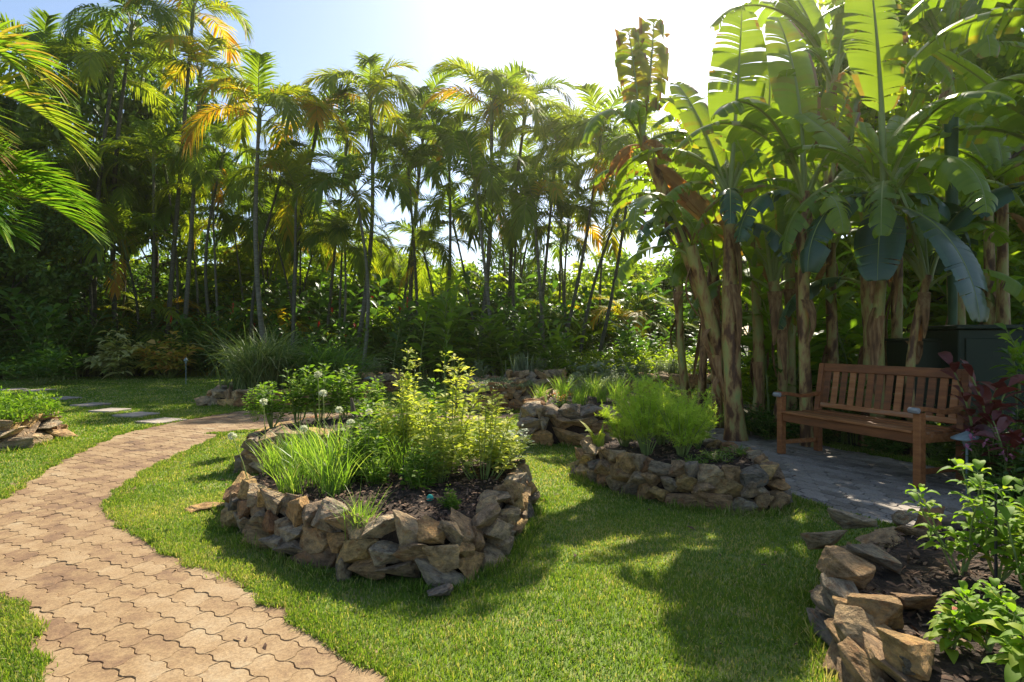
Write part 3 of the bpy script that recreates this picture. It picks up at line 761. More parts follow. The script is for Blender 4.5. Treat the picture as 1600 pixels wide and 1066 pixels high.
for k, (bx, cx, cy, Y, kind, lab) in enumerate(HERO):
    if bx < 330: Y = max(Y, 20.5) + .2 * (k % 4)
    b = A(bx, 533, Y); b.z = 0; t = A(cx, cy, Y + rr.uniform(-.4, .4)); t.z -= .5
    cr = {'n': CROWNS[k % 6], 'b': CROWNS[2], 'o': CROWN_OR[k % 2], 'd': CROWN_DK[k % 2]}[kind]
    sc_ = 1.0 if cy < 230 else .85
    palm(b, t, k, lab, crown=cr, s=sc_, seed=k, rad=.075 if cy < 200 else .055)
# the rest of the thicket
rf = random.Random(17)
for k in range(46):
    bx = rf.uniform(-60, 1010); Y = rf.uniform(19.5, 26)
    cy = rf.choice([rf.uniform(215, 300), rf.uniform(270, 400), rf.uniform(320, 420)])
    if 440 < bx < 545 and cy < 350: cy = 380
    b = A(bx, 533, Y); b.z = 0; t = A(bx + rf.uniform(-35, 45), cy, Y)
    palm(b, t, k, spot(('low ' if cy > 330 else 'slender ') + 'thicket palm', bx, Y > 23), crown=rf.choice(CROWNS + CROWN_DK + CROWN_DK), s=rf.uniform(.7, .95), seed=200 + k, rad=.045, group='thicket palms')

# near palm at the left edge, fronds only partly in view
def near_palm(base, h, fr, label):
    rg = np.random.default_rng(5)
    root = thing('palm_tree', label, 'palm tree', base, group='near palms at the left edge')
    mb = MB(); tube(mb, [(0, 0, 0), (.03, .02, h * .5), (0, 0, h)], [.06, .05, .045], 10); obj('trunk', mb.mesh('trunk', M['ptrunk'], True), root)
    for az, e0, e1, L, v, bd in fr:
        mb = MB(); frond(mb, L, e0, e1, 44, .52, .042, v, rg, az=R(az), droop=.2, vang=.7, org=(0, 0, h - .05), nst=6, rach=.014, bend=bd, start=.2, fold=True, vj=.05, tipv=.25, pw=1.3, rk=6)
        obj('frond', mb.mesh('frond', [M['palm_near'], M['rachis']]), root)
near_palm((-5.7, 5.2, 0), 2.2, [(10, 45, -45, 1.75, .55, .1), (-22, 50, -50, 1.6, .5, .1), (2, 58, -35, 1.75, .55, .1), (-8, 30, -40, 1.45, .5, -.1), (28, 66, -50, 1.8, .45, 0), (-16, 76, -30, 1.6, .6, 0)], 'nearest palm at left, bright arching fronds at mid height')
near_palm((-5.85, 5.2, 0), 3.35, [(-5, 56, -50, 1.8, .62, .0), (14, 35, -60, 1.8, .88, .1), (-14, 20, -70, 1.6, .75, 0), (20, 74, -60, 1.9, .8, -.1), (-3, 0, -70, 1.5, .85, -.1)], 'near palm at left whose yellowing fronds arch in at the upper left corner')


# ------------------------------------------------------------------ banana plants
def banana_leaf(L, W, e0, e1, v, rg, tears=10, bend=0.0, pet=.2, fold=.25, hang=.25, pw=1.3, ragged=.5):
    """local frame: leaf leaves the origin along +x; petiole then lamina torn into strips"""
    mb = MB(); n = 60; t, P, T = curve(L, e0, e1, n, bend, pw)
    side = norm(np.cross(T, np.array([0, 0, 1.]) + T * .001)); up = np.cross(side, T)
    def ip(X, q): return np.stack([np.interp(q, t, X[:, k]) for k in range(3)], -1)
    for sgn in (-1, 1):
        nt_ = max(1, int(tears * 1.7 * rg.uniform(.7, 1.3)))
        cuts = np.sort(np.concatenate([[pet, 1.0], rg.uniform(pet + .02, .98, nt_)]))
        fl = fold + rg.normal(0, .06)
        for a, b in zip(cuts[:-1], cuts[1:]):
            if b - a < .004: continue
            k = max(2, int((b - a) * 70)); q = np.linspace(a, b, k); m = 6; w = np.linspace(0, 1, m)
            gap = rg.uniform(.0, ragged) ** 2 * .03 + .001
            hg = hang * rg.uniform(.2, 1.8); short = rg.uniform(1 - .12 * ragged, 1.0); twist = rg.normal(0, .05 * ragged)
            u = (q - pet) / (1 - pet)
            prof = W / 2 * np.power(np.sin(PI * np.clip(u * .94 + .045, 0, 1)), .45) * short
            G_ = np.zeros((k, m, 3))
            for j, ww in enumerate(w):
                qq = np.clip(q + (np.mean(q) - q) / max(b - a, .01) * gap * ww * 2 + .03 * ww, 0, 1)
                bpt = ip(P, qq); sd_ = ip(side, qq) * sgn; upv = ip(up, qq)
                ang = fl * (1 - ww * .8) - hg * ww ** 1.5
                G_[:, j] = bpt + sd_ * (prof * ww * math.cos(ang))[:, None] + upv * (prof * ww * math.sin(ang + twist))[:, None]
                G_[:, j, 2] -= prof * hg * ww ** 2 * .5
                G_[:, j] += up.mean(0) * (np.sin(q * 150 + sgn) * .004 * ww)[:, None]
            i = np.arange(k - 1)[:, None]; j = np.arange(m - 1)[None, :]
            Fc = np.stack([i * m + j, i * m + j + 1, (i + 1) * m + j + 1, (i + 1) * m + j], -1).reshape(-1, 4)
            sv = v + rg.normal(0, .04, (k - 1, 1)) * np.ones((1, m - 1))
            edge = np.zeros((1, m - 1)); edge[0, -1] = (rg.random() < .35) * .25
            mb.add(G_.reshape(-1, 3), Fc, np.clip(sv + edge, 0, 1).ravel())
    r = np.interp(t, [0, pet, 1], [.032, .024, .003]) * (L / 2.2)
    tube(mb, P - up * (r * .4)[:, None], r, 6, v=.5, mat=1, cap=False)
    return mb
def bleaf_mesh(mats='banana', **kw):
    return banana_leaf(**kw).mesh('leaf', [M[mats], M['midrib'] if mats != 'banana_dead' else M['banana_dead']], smooth=True)

rgb = np.random.default_rng(77)
BL = {
 'up': [bleaf_mesh(L=2.5, W=.55, e0=84, e1=55, v=.6 + .1 * i, rg=rgb, tears=6, pet=.22, fold=.35, hang=.1) for i in range(2)],
 'arch': [bleaf_mesh(L=2.5, W=.46, e0=74, e1=-45 - 10 * i, v=.45 + .1 * i, rg=rgb, tears=12, pet=.2, hang=.35) for i in range(4)],
 'droop': [bleaf_mesh(L=2.1, W=.46, e0=52, e1=-85, v=.4 + .15 * i, rg=rgb, tears=14, pet=.2, hang=.5, pw=.9) for i in range(3)],
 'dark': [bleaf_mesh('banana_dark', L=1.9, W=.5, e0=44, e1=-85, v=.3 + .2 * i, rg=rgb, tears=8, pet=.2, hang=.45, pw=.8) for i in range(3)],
 'dead': [bleaf_mesh('banana_dead', L=1.4, W=.3, e0=20, e1=-95, v=.4 + .2 * i, rg=rgb, tears=40, pet=.18, hang=1.3, ragged=2.5, pw=.6) for i in range(2)],
 'rag': [bleaf_mesh(L=2.0, W=.55, e0=80, e1=62 + 8 * i, v=.78, rg=rgb, tears=24, pet=.25, fold=.4, hang=.3, ragged=2.0) for i in range(2)],
}
def leaf_at(root, me, p, az, tilt=0.0, s=1.0, roll=0.0, label=None):
    """az: direction in degrees, 0 = +X (right), 90 = away, -90 towards the camera"""
    m = Matrix.Rotation(R(roll), 4, 'Y') @ Matrix.Rotation(R(az), 4, 'Z') @ Matrix.Rotation(R(-tilt), 4, 'Y')
    return obj('leaf', me, root, p, m.to_euler(), (s, s, s), label)

def pseudostem(root, d, r0, r1, seed, sheaths=5):
    rg = np.random.default_rng(seed); n = 26; k = 14; t = np.linspace(0, 1, n)[:, None]; d = np.array(d)
    pts = d * t; pts[:, :2] = d[:2] * t ** 1.15 + rg.normal(0, .05, 2) * np.sin(PI * t)
    rad = np.interp(t[:, 0], [0, .05, .3, 1], [r0 * 1.3, r0 * 1.08, r0 * .95, r1])
    th = np.arange(k) * 2 * PI / k
    tw = 1 + .05 * np.sin(3 * th[None, :] + 5 * t + seed) + rg.normal(0, .02, (n, k)) + .06 * np.sign(np.sin(th[None, :] * 2 - 11 * t + seed)) * (t < .92)
    mb = MB(); tube(mb, pts, rad, k, twist=tw); obj('trunk', mb.mesh('trunk', M['pstem'], True), root)
    # dry leaf sheaths peeling and hanging along the stem
    if sheaths:
        m = sheaths
        tt = rg.uniform(.3, .97, m); az = rg.uniform(0, 2 * PI, m); ln = rg.uniform(.3, .95, m) * min(1, d[2] / 2.5)
        s = np.linspace(0, 1, 6)
        for q in range(m):
            b = np.array([np.interp(tt[q], t[:, 0], pts[:, c]) for c in range(3)]); r = np.interp(tt[q], t[:, 0], rad)
            o = np.array([math.cos(az[q]), math.sin(az[q]), 0]); sd_ = np.array([-o[1], o[0], 0])
            P = b + o * (r * 1.0 + .07 * np.sin(s * PI) * rg.uniform(.3, 1.4) + .03 * s)[:, None] - np.array([0, 0, 1]) * (s * ln[q])[:, None]
            P += sd_ * (rg.normal(0, .05) * s)[:, None]
            P[:, :2] -= (d[:2] / max(d[2], .1))[None, :] * (s * ln[q])[:, None] * .9
            S = sd_ * (np.interp(s, [0, .3, 1], [.09, .06, .015]) * rg.uniform(.5, 1.2))[:, None]
            mb = MB(); ribbons(mb, P[None], S[None], [rg.random()], np.broadcast_to(-o * .02, (1, 6, 3)))
            obj('dry_sheath', mb.mesh('dry_sheath', M['sheath'], True), root)
    return pts[-1]

def banana(base, top, r0, r1, leaves, label, seed, sheaths=8, group='banana plants around the bench', extra=3):
    r0 *= .58; r1 *= .74; sheaths = max(3, sheaths // 2)
    root = thing('banana_plant', label, 'banana plant', base, group=group)
    tip = pseudostem(root, np.array(top) - np.array(base), r0, r1, seed, sheaths)
    rd = random.Random(seed)
    leaves = list(leaves)
    for q in range(extra):
        leaves.append((rd.choice(['arch', 'up', 'arch', 'droop']), rd.uniform(20, 200) if q % 2 else rd.uniform(0, 360), rd.uniform(-8, 8), rd.uniform(.55, .8), rd.uniform(-12, 12)))
    for L_ in leaves:
        kind, az, tilt, s = L_[:4]; roll = L_[4] if len(L_) > 4 else 0
        dz = L_[5] if len(L_) > 5 else 0
        leaf_at(root, rd.choice(BL[kind]) if isinstance(kind, str) else kind, tuple(tip + np.array([0, 0, -.12 + dz])), az, tilt, s * 1.1, roll)
    return root
def AT(px, py, Y): return tuple(A(px, py, Y))
def AB(px, Y): return ((px - 800) * Y / F, Y, 0)

# 1 leaning trunk, ragged crown
dead_long = bleaf_mesh('banana_dead', L=1.9, W=.32, e0=-40, e1=-46, v=.75, rg=rgb, tears=60, pet=.1, hang=1.5, ragged=3)
side_arch = bleaf_mesh(L=1.6, W=.42, e0=20, e1=-45, v=.84, rg=rgb, tears=16, pet=.1, hang=.5)
banana(AB(1152, 7.8), AT(1003, 215, 7.6), .17, .085, [('rag', 90, 4, .85, -3), ('rag', 90, 0, 1.0, 9), (dead_long, -4, 0, .8), (side_arch, 6, 0, 1.0), ('dead', 200, 10, .5), ('dead', 150, 0, .45), ('dead', -70, 20, .5), ('arch', 250, -20, .5)],
       'leaning brown banana stem with tattered yellow and dead orange leaves on top', 301, 14)
# broken stump stem leaning
banana(AB(1150, 7.2), AT(1078, 385, 6.9), .15, .10, [('dark', 200, 12, .45, 0, .35), ('dark', 110, 20, .38, 0, .3)], 'snapped banana stem with bluish drooping leaf, leaning left at the front', 302, 12)
upb = bleaf_mesh(L=2.7, W=.78, e0=88, e1=84, v=.62, rg=rgb, tears=9, pet=.24, fold=.12, hang=.12, bend=0)
upc = bleaf_mesh(L=3.1, W=.78, e0=88, e1=80, v=.68, rg=rgb, tears=12, pet=.36, fold=.12, hang=.15)
# 3 tall with the huge upright leaf
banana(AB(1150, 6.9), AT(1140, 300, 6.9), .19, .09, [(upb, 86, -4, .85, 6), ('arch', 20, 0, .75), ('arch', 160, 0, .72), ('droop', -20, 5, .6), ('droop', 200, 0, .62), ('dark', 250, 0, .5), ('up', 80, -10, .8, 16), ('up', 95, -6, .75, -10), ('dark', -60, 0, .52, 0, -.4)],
       'banana plant with a huge upright glowing leaf left of the bench', 303, 10)
banana(AB(1098, 8.4), AT(1115, 400, 8.4), .11, .07, [('arch', 180, 0, .7), ('droop', 220, 0, .6), ('arch', 130, 0, .7), ('droop', 300, 0, .6)], 'thin banana stem at the left end of the clump, broad leaves to the left', 304, 6)
banana(AB(1212, 7.2), AT(1208, 440, 7.2), .11, .09, [('arch', 100, 0, .7), ('up', 60, 0, .7), ('droop', 10, 0, .55), ('droop', 170, 0, .6)], 'dark banana stem between the huge upright leaf and the bench', 305, 6)
banana(AB(1262, 6.5), AT(1258, 300, 6.5), .11, .07, [('up', 90, 0, 1.0, 2), ('rag', 95, 0, .9, 28), ('arch', 20, 0, .7), ('arch', 190, 0, .75), ('dark', 200, 0, .62), ('dark', -20, 0, .55), ('droop', -100, 8, .62, 0, -.3)], 'banana stem behind the left end of the bench, drooping dark leaf in front', 306, 8)
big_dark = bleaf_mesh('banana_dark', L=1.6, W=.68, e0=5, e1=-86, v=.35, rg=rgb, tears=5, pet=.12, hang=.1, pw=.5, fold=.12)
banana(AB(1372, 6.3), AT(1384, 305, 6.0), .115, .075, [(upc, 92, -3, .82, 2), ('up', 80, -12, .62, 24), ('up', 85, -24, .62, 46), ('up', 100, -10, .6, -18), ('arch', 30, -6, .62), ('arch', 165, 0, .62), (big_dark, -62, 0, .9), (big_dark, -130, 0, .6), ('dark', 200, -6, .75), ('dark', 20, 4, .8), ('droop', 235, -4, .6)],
       'banana plant behind the bench with pale fanned stalks and a big dark hanging leaf', 307, 10)
banana(AB(1350, 6.6), AT(1352, 430, 6.6), .1, .08, [('dark', 160, 0, .6), ('arch', 60, 0, .7)], 'short brown banana stem just left of the fan leaved one', 308, 6)
banana(AB(1432, 5.9), AT(1450, 430, 5.9), .075, .05, [('arch', 20, 0, .6), ('up', 70, 0, .5), ('droop', -30, 0, .5)], 'slim pale green banana stem behind the right half of the bench', 309, 2)
banana(AB(1545, 8.6), AT(1543, 280, 8.6), .13, .09, [('up', 100, 0, .8), ('up', 60, -12, .8), ('arch', 10, 0, .8), ('arch', 170, 0, .85), ('droop', 200, 0, .8), ('droop', -40, 0, .7), ('arch', 240, 0, .8)], 'banana plant above the dark green cabinet, pale stalks', 310, 8)
banana(AB(1700, 6.0), AT(1690, 290, 6.0), .13, .09, [('arch', 180, 0, 1.0), ('dark', 170, 0, .95), ('up', 150, -16, .85), ('arch', 200, 6, .9), ('arch', 140, 0, .9)], 'banana plant off the right edge whose long blue green leaves reach in', 311, 4)
banana(AB(1790, 5.6), AT(1760, 110, 5.6), .13, .09, [('arch', 175, 0, 1.0), ('arch', 195, 8, 1.0), ('arch', 150, 0, .9), ('dark', 200, 0, .8)], 'banana plant off the right edge whose broad leaves fill the top right corner', 312, 4)
banana(AB(1500, 9.0), AT(1480, 90, 9.0), .15, .1, [('arch', 200, 0, 1.0), ('arch', 170, 0, 1.0), ('up', 95, 0, .9, 10), ('arch', -30, 0, .9), ('droop', 250, 0, .9), ('droop', -10, 0, .9)], 'tall banana plant at the back right with tattered top leaves', 313, 5)
banana(AB(1290, 9.0), AT(1300, 120, 9.0), .15, .1, [('rag', 90, 0, 1.0, 22), ('arch', 10, 0, 1.0), ('arch', 190, 0, 1.0), ('up', 92, 0, .9, -12), ('droop', -40, 0, .9), ('droop', 220, 0, .9), ('dead', -90, 0, .8)], 'tall banana plant behind the fan leaved one, ragged leaf leaning left', 314, 5)
banana(AB(1180, 9.8), AT(1190, 260, 9.8), .14, .09, [('arch', 180, 0, .9), ('arch', 140, 0, .9), ('up', 85, 0, .9, 10), ('arch', 30, 0, .9), ('droop', 240, 0, .8)], 'banana plant at the back of the clump behind the huge upright leaf', 315, 5)
banana(AB(1075, 10.5), AT(1070, 330, 10.5), .13, .09, [('arch', 180, 0, .85), ('arch', 210, 0, .8), ('arch', 120, 0, .85), ('droop', 0, 0, .8), ('droop', 270, 0, .8)], 'banana plant at the back left of the clump, light green leaves above the rosemary', 316, 5)
rb = random.Random(9)
for k in range(8):
    px = rb.uniform(1180, 1700); Y = rb.uniform(9.5, 13.5); py = rb.uniform(250, 440)
    lv = [(rb.choice(['arch', 'arch', 'up', 'droop']), rb.uniform(0, 360), rb.uniform(-8, 6), rb.uniform(.75, 1.0), rb.uniform(-20, 20)) for _ in range(7)]
    banana(AB(px, Y), AT(px, py, Y), .13, .08, lv, spot('back row banana plant', px, Y > 11.5), 330 + k, 4, 'back row banana plants')

for k, (px, Y, top, lab) in enumerate([(1185, 7.6, 380, 'slim young banana stem between the leaning stem and the bench'), (1235, 7.4, 330, 'slim young banana stem just left of the bench back'), (1310, 7.3, 380, 'slim young banana stem behind the left third of the bench'), (1405, 7.2, 360, 'slim young banana stem behind the right of the bench centre'), (1120, 7.9, 430, 'slim young banana stem left of the leaning brown stem'), (1500, 7.4, 340, 'slim young banana stem above the right bench post'), (1580, 7.0, 300, 'slim young banana stem above the dark cabinet')]):
    banana(AB(px, Y), AT(px + rb.uniform(-18, 18), top, Y), .13, .07, [('arch', rb.uniform(0, 360), 0, .6), ('up', rb.uniform(60, 120), -5, .55, rb.uniform(-15, 15)), ('up', rb.uniform(60, 120), -8, .5, rb.uniform(-25, 25)), ('dead', rb.uniform(200, 340), 0, .35, 0, -.15)], lab, 360 + k, 6, extra=1)

# cut green post rising between the leaves
mb = MB(); p0 = AB(1486, 6.6)
tube(mb, [(0, 0, 0), (.02, 0, 1.6), (.0, 0, A(1486, 182, 6.6).z)], [.05, .045, .07], 12)
tag(obj('cut_banana_stem', mb.mesh('cut_banana_stem', M['dkstem'], True), None, p0), 'dark green cut off banana stem standing like a post right of the fan leaved plant', 'banana stem')

# ------------------------------------------------------------------ broadleaf trees
def leaf_quads(mb, Cn, rg, ln, wd, v, upbias=.3, mat=0):
    m = len(Cn); D = norm(rg.normal(0, 1, (m, 3)) + np.array([0, 0, -.35])); Nn = norm(rg.normal(0, 1, (m, 3)) + np.array([0, 0, upbias * 3]))
    S = norm(np.cross(D, Nn)); l = (ln * rg.uniform(.6, 1.3, m))[:, None]; w = (wd * rg.uniform(.7, 1.2, m))[:, None] / 2
    V = np.stack([Cn, Cn + D * l * .45 + S * w, Cn + D * l - np.array([0, 0, 1.]) * l * .12, Cn + D * l * .45 - S * w], 1).reshape(-1, 3)
    Fc = np.arange(m)[:, None] * 4 + np.array([[0, 1, 2, 3]])
    mb.add(V, Fc, v, mat)
def crown_mesh(seed, rx, rz_, clumps, per, ln, wd, mat='broad', name='crown', vb=.5):
    rg = np.random.default_rng(seed); mb = MB()
    d = norm(rg.normal(0, 1, (clumps, 3))); r = rg.uniform(.35, 1.0, clumps)[:, None] ** .6
    cc = d * r * np.array([rx, rx, rz_]) * (1 + .25 * np.sin(d[:, :1] * 5 + seed)); cr = rg.uniform(.14, .3, clumps) * rx
    P = np.repeat(cc, per, 0) + norm(rg.normal(0, 1, (clumps * per, 3))) * (np.repeat(cr, per) * rg.random(clumps * per) ** .5)[:, None] * np.array([1, 1, .65])
    v = np.clip(np.repeat(rg.normal(vb, .22, clumps), per) + rg.normal(0, .12, clumps * per), 0, 1)
    leaf_quads(mb, P, rg, ln, wd, v)
    return mb.mesh(name, M[mat])
def limbs_mesh(seed, h, rx, rz_, r, n=9):
    rg = np.random.default_rng(seed); mb = MB()
    tube(mb, [(0, 0, 0), (.05, .03, h * .4), (.0, .1, h * .75), (.1, 0, h)], [r * 1.3, r, r * .8, r * .5], 9)
    for i in range(n):
        a = i * 2.4; z0 = h * rg.uniform(.5, .98); L = rg.uniform(.6, .95) * rx
        e = np.array([math.cos(a) * L, math.sin(a) * L, rg.uniform(.2, .9) * rz_])
        s = np.array([0, .05, z0]); mid = s + e * .5 + np.array([0, 0, -.1 * rz_]) + rg.normal(0, .08 * rx, 3)
        tube(mb, [s, mid, s + e], [r * .45, r * .28, r * .08], 6)
        for q in range(2):
            f = rg.normal(0, .35 * rx, 3); tube(mb, [mid, mid + f * .5, mid + f], [r * .2, r * .12, r * .04], 5)
    return mb.mesh('trunk', M['bark'], True)
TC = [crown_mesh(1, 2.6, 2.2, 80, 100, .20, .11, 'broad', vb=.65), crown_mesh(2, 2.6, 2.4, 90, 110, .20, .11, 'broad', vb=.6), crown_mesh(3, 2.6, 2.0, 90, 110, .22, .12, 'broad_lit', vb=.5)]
TL = [limbs_mesh(1, 4, 2.4, 2.0, .14), limbs_mesh(2, 3.4, 2.4, 2.0, .12)]
def tree(x, y, h, s, ci, label, group, sz=None, ti=0):
    root = thing('tree', label, 'tree', (x, y, 0), rr.uniform(0, 6.28), group)
    k = h / 6.0
    obj('trunk', TL[ti % 2], root, (0, 0, 0), None, (s * .9, s * .9, k))
    obj('crown', TC[ci], root, (0, 0, h - (sz or s) * 1.7), (0, 0, rr.uniform(0, 6.28)), (s, s, sz or s))
    return root
tree(-17.5, 23.5, 13, 1.7, 0, 'tall dark leafy tree behind the palms at upper left, leftmost of the dark trees', 'dark trees at upper left', 2.3)
tree(-15.4, 25.0, 12.5, 1.2, 1, 'dark leafy tree just right of the tallest dark palm trunk', 'dark trees at upper left', 1.9)
tree(-20.5, 20.0, 10, 1.8, 0, 'broad dark tree filling the left edge behind the bright fronds', 'dark trees at upper left', 2.3, 1)
tree(-16.0, 18.6, 5.0, 1.0, 0, 'low dark tree in the shade at the left edge of the lawn', 'dark trees at upper left', .9, 1)
tree(9.2, 12.8, 9.5, 1.25, 2, 'leafy tree with bare grey branches behind the bananas at top right', 'trees at the upper right', 1.4)
tree(13.5, 15.5, 10, 1.7, 2, 'leafy tree behind the right edge, half hidden by banana leaves', 'trees at the upper right', 1.8, 1)
tree(6.5, 15.5, 7.5, 1.1, 2, 'sunlit leafy tree behind the tall back banana plants', 'trees at the upper right', 1.2)
tree(10.6, 11.0, 4.2, 1.0, 2, 'low bright leafy tree seen above the dark green cabinet', 'trees at the upper right', .9, 1)
tree(7.8, 12.0, 3.8, .9, 2, 'low bright leafy tree behind the bench, right of its centre', 'trees at the upper right', .8)
rt = random.Random(4)
for k in range(30):
    px = -100 + k * 52 + rt.uniform(-20, 20); Y = rt.uniform(26.5, 32); h = rt.uniform(4.2, 6.0)
    tree((px - 800) * Y / F, Y, h, rt.uniform(.95, 1.3), rt.choice([0, 2, 2, 2]), spot('far hedge line tree', -100 + k * 52, Y > 30), 'hedge line trees behind the palms', rt.uniform(.8, 1.1), k)

# ------------------------------------------------------------------ understory
def lance(mb, P0, D, up, L, W, v, sag, rg, nst=5, fold=.25, mat=0):
    m = len(P0); s = np.linspace(0, 1, nst)
    pts = P0[:, None] + D[:, None] * (s[None, :, None] * L[:, None, None]); pts[..., 2] -= (s ** 2)[None, :] * (L * sag)[:, None]
    S = norm(np.cross(D, up)); prof = np.interp(s, [0, .15, .45, .8, 1], [.12, .7, 1, .55, .03])
    SS = S[:, None, :] * (prof[None, :] * W[:, None] / 2)[..., None]
    U = np.zeros_like(SS); U[..., 2] = np.linalg.norm(SS, axis=-1) * fold
    ribbons(mb, pts, SS, v, U, mat)
def ginger_mesh(seed, h, stems, mat, ll=.42, lw=.085, spread=.5, flower=None, lean=.35):
    rg = np.random.default_rng(seed); mb = MB()
    for i in range(stems):
        a = rg.uniform(0, 6.28); b = np.array([rg.normal(0, spread * .25), rg.normal(0, spread * .25), 0]); H = h * rg.uniform(.6, 1.05)
        n = 10; t = np.linspace(0, 1, n)[:, None]; out = np.array([math.cos(a), math.sin(a), 0])
        pts = b + out * (t ** 2) * lean * H + np.array([0, 0, 1.]) * t * H * .97
        tube(mb, pts, np.linspace(.014, .006, n), 5, v=.4, mat=1, cap=False)
        nl = int(H / ll * 4.6) + 3; q = np.linspace(.22, 1, nl)
        P0 = np.stack([np.interp(q, t[:, 0], pts[:, k]) for k in range(3)], -1)
        ax = rg.uniform(0, 3.14); sg = np.where(np.arange(nl) % 2 == 0, 1, -1)
        D = norm(np.stack([math.cos(ax) * sg, math.sin(ax) * sg, rg.uniform(.25, .75, nl) + q * .6], -1) + out * .3 + rg.normal(0, .1, (nl, 3)))
        L = ll * rg.uniform(.75, 1.15, nl) * (1.05 - .25 * q)
        lance(mb, P0, D, np.array([0, 0, 1.]) + rg.normal(0, .3, (nl, 3)), L, lw * rg.uniform(.8, 1.2, nl), np.clip(rg.normal(.5, .2, nl), 0, 1), .45, rg)
        if flower and i < 3:
            tp = pts[-1]; k = 26; u = rg.random(k)
            lance(mb, tp + np.stack([rg.normal(0, .01, k), rg.normal(0, .01, k), u * .2 - .02], -1), norm(np.stack([rg.normal(0, 1, k), rg.normal(0, 1, k), np.full(k, .9)], -1)), np.tile([0, 0, 1.], (k, 1)), np.full(k, .07), np.full(k, .035), rg.random(k), .1, rg, 3, mat=2)
    return mb.mesh('foliage', [M[mat], M['stem'], M[flower or 'red']])
def shrub_mesh(seed, h, r, stems, per, ll, lw, mat, stemmat='stem', sag=.3, up=.5, dome=.5, flower=None, name='foliage', rise=.75):
    """upright branching stems each set with leaves"""
    rg = np.random.default_rng(seed); mb = MB()
    for i in range(stems):
        a = rg.uniform(0, 6.28); q0 = rg.random() ** .6
        out = np.array([math.cos(a), math.sin(a), 0]) * r * q0; H = h * rg.uniform(.62, 1.0) * (1 - dome * q0)
        n = 8; t = np.linspace(0, 1, n)[:, None]
        pts = out * (.15 + .85 * t ** .8) + np.array([0, 0, 1.]) * H * t + np.sin(t * 5 + a) * .012
        tube(mb, pts, np.linspace(.006, .002, n) * max(1, h), 4, v=.5, mat=1, cap=False)
        q = np.sort(rg.uniform(.18, 1, per) ** rise); P0 = np.stack([np.interp(q, t[:, 0], pts[:, k]) for k in range(3)], -1)
        az = np.arange(per) * 2.4 + rg.uniform(0, 6, per) * .3
        D = norm(np.stack([np.cos(az), np.sin(az), up * rg.uniform(.2, 1.6, per) + .5 * (q - .4)], -1))
        L = ll * rg.uniform(.6, 1.25, per) * np.interp(q, [0, .5, .9, 1], [.8, 1.1, .9, .55])
        P0 = P0 + D * (rg.random(per) * ll * .5)[:, None]
        lance(mb, P0, D, np.array([0, 0, 1.]) + rg.normal(0, .35, (per, 3)), L, L * lw / ll * rg.uniform(.8, 1.2, per), np.clip(rg.normal(.45, .2, per) + .25 * (q - .5), 0, 1), sag, rg, 4)
        if flower:
            k = 5; tp = pts[-1] + rg.normal(0, .02, (k, 3)) + np.array([0, 0, .02])
            lance(mb, tp, norm(rg.normal(0, 1, (k, 3)) + np.array([0, 0, .6])), np.tile([0, 0, 1.], (k, 1)), np.full(k, ll * .6), np.full(k, ll * .4), rg.random(k), .1, rg, 3, mat=2)
    return mb.mesh(name, [M[mat], M[stemmat], M[flower or 'red']])
def clump_mesh(seed, h, n, spread, w, mat, arch=.6, r0=.06, nst=6, ww=.0):
    rg = np.random.default_rng(seed); mb = MB()
    a = rg.uniform(0, 6.28, n); L = h * rg.uniform(.55, 1.1, n); o = np.stack([np.cos(a), np.sin(a), np.zeros(n)], -1)
    b = np.stack([rg.normal(0, r0, n), rg.normal(0, r0, n), np.zeros(n)], -1); s = np.linspace(0, 1, nst)
    out = spread * rg.uniform(.15, 1.0, n) ** .8; ar = arch * rg.uniform(.3, 1.4, n)
    P = b[:, None] + o[:, None] * (s[None, :, None] ** 1.5 * (out * L)[:, None, None])
    P[..., 2] += L[:, None] * (s[None, :] - ar[:, None] * (s[None, :] ** 3) * .5)
    S = norm(np.cross(o, np.tile([0, 0, 1.], (n, 1))) + rg.normal(0, .5, (n, 3)))
    prof = np.interp(s, [0, .3, .75, 1], [.8, 1, .7, .06]); SS = S[:, None] * (prof * w / 2)[None, :, None]
    ribbons(mb, P, SS, np.clip(rg.normal(.5, .22, n), 0, 1)); return mb.mesh('foliage', M[mat])

GM = [ginger_mesh(1, 2.0, 12, 'ginger', .55, .13, .9), ginger_mesh(2, 1.7, 12, 'ginger', .5, .12, .9, 'red'), ginger_mesh(3, 1.8, 12, 'ginger_lit', .62, .15, .9), ginger_mesh(4, 1.3, 12, 'ginger', .38, .085, .9)]
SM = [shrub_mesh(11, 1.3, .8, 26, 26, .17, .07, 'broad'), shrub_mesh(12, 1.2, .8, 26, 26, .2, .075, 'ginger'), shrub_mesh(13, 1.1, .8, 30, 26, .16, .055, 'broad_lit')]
CM_ = shrub_mesh(14, 1.1, .55, 16, 24, .26, .10, 'cream', sag=.6); CM2 = shrub_mesh(15, 1.1, .6, 16, 24, .24, .09, 'croton', sag=.5)
def plant(me, x, y, z, s, label, cat='shrub', group=None, rz=None, name='shrub', part='foliage', sz=None):
    o = obj(name, me, None, (x, y, z), (0, 0, rr.uniform(0, 6.28) if rz is None else rz), (s, s, sz or s))
    return tag(o, label, cat, group)
ru = random.Random(31)
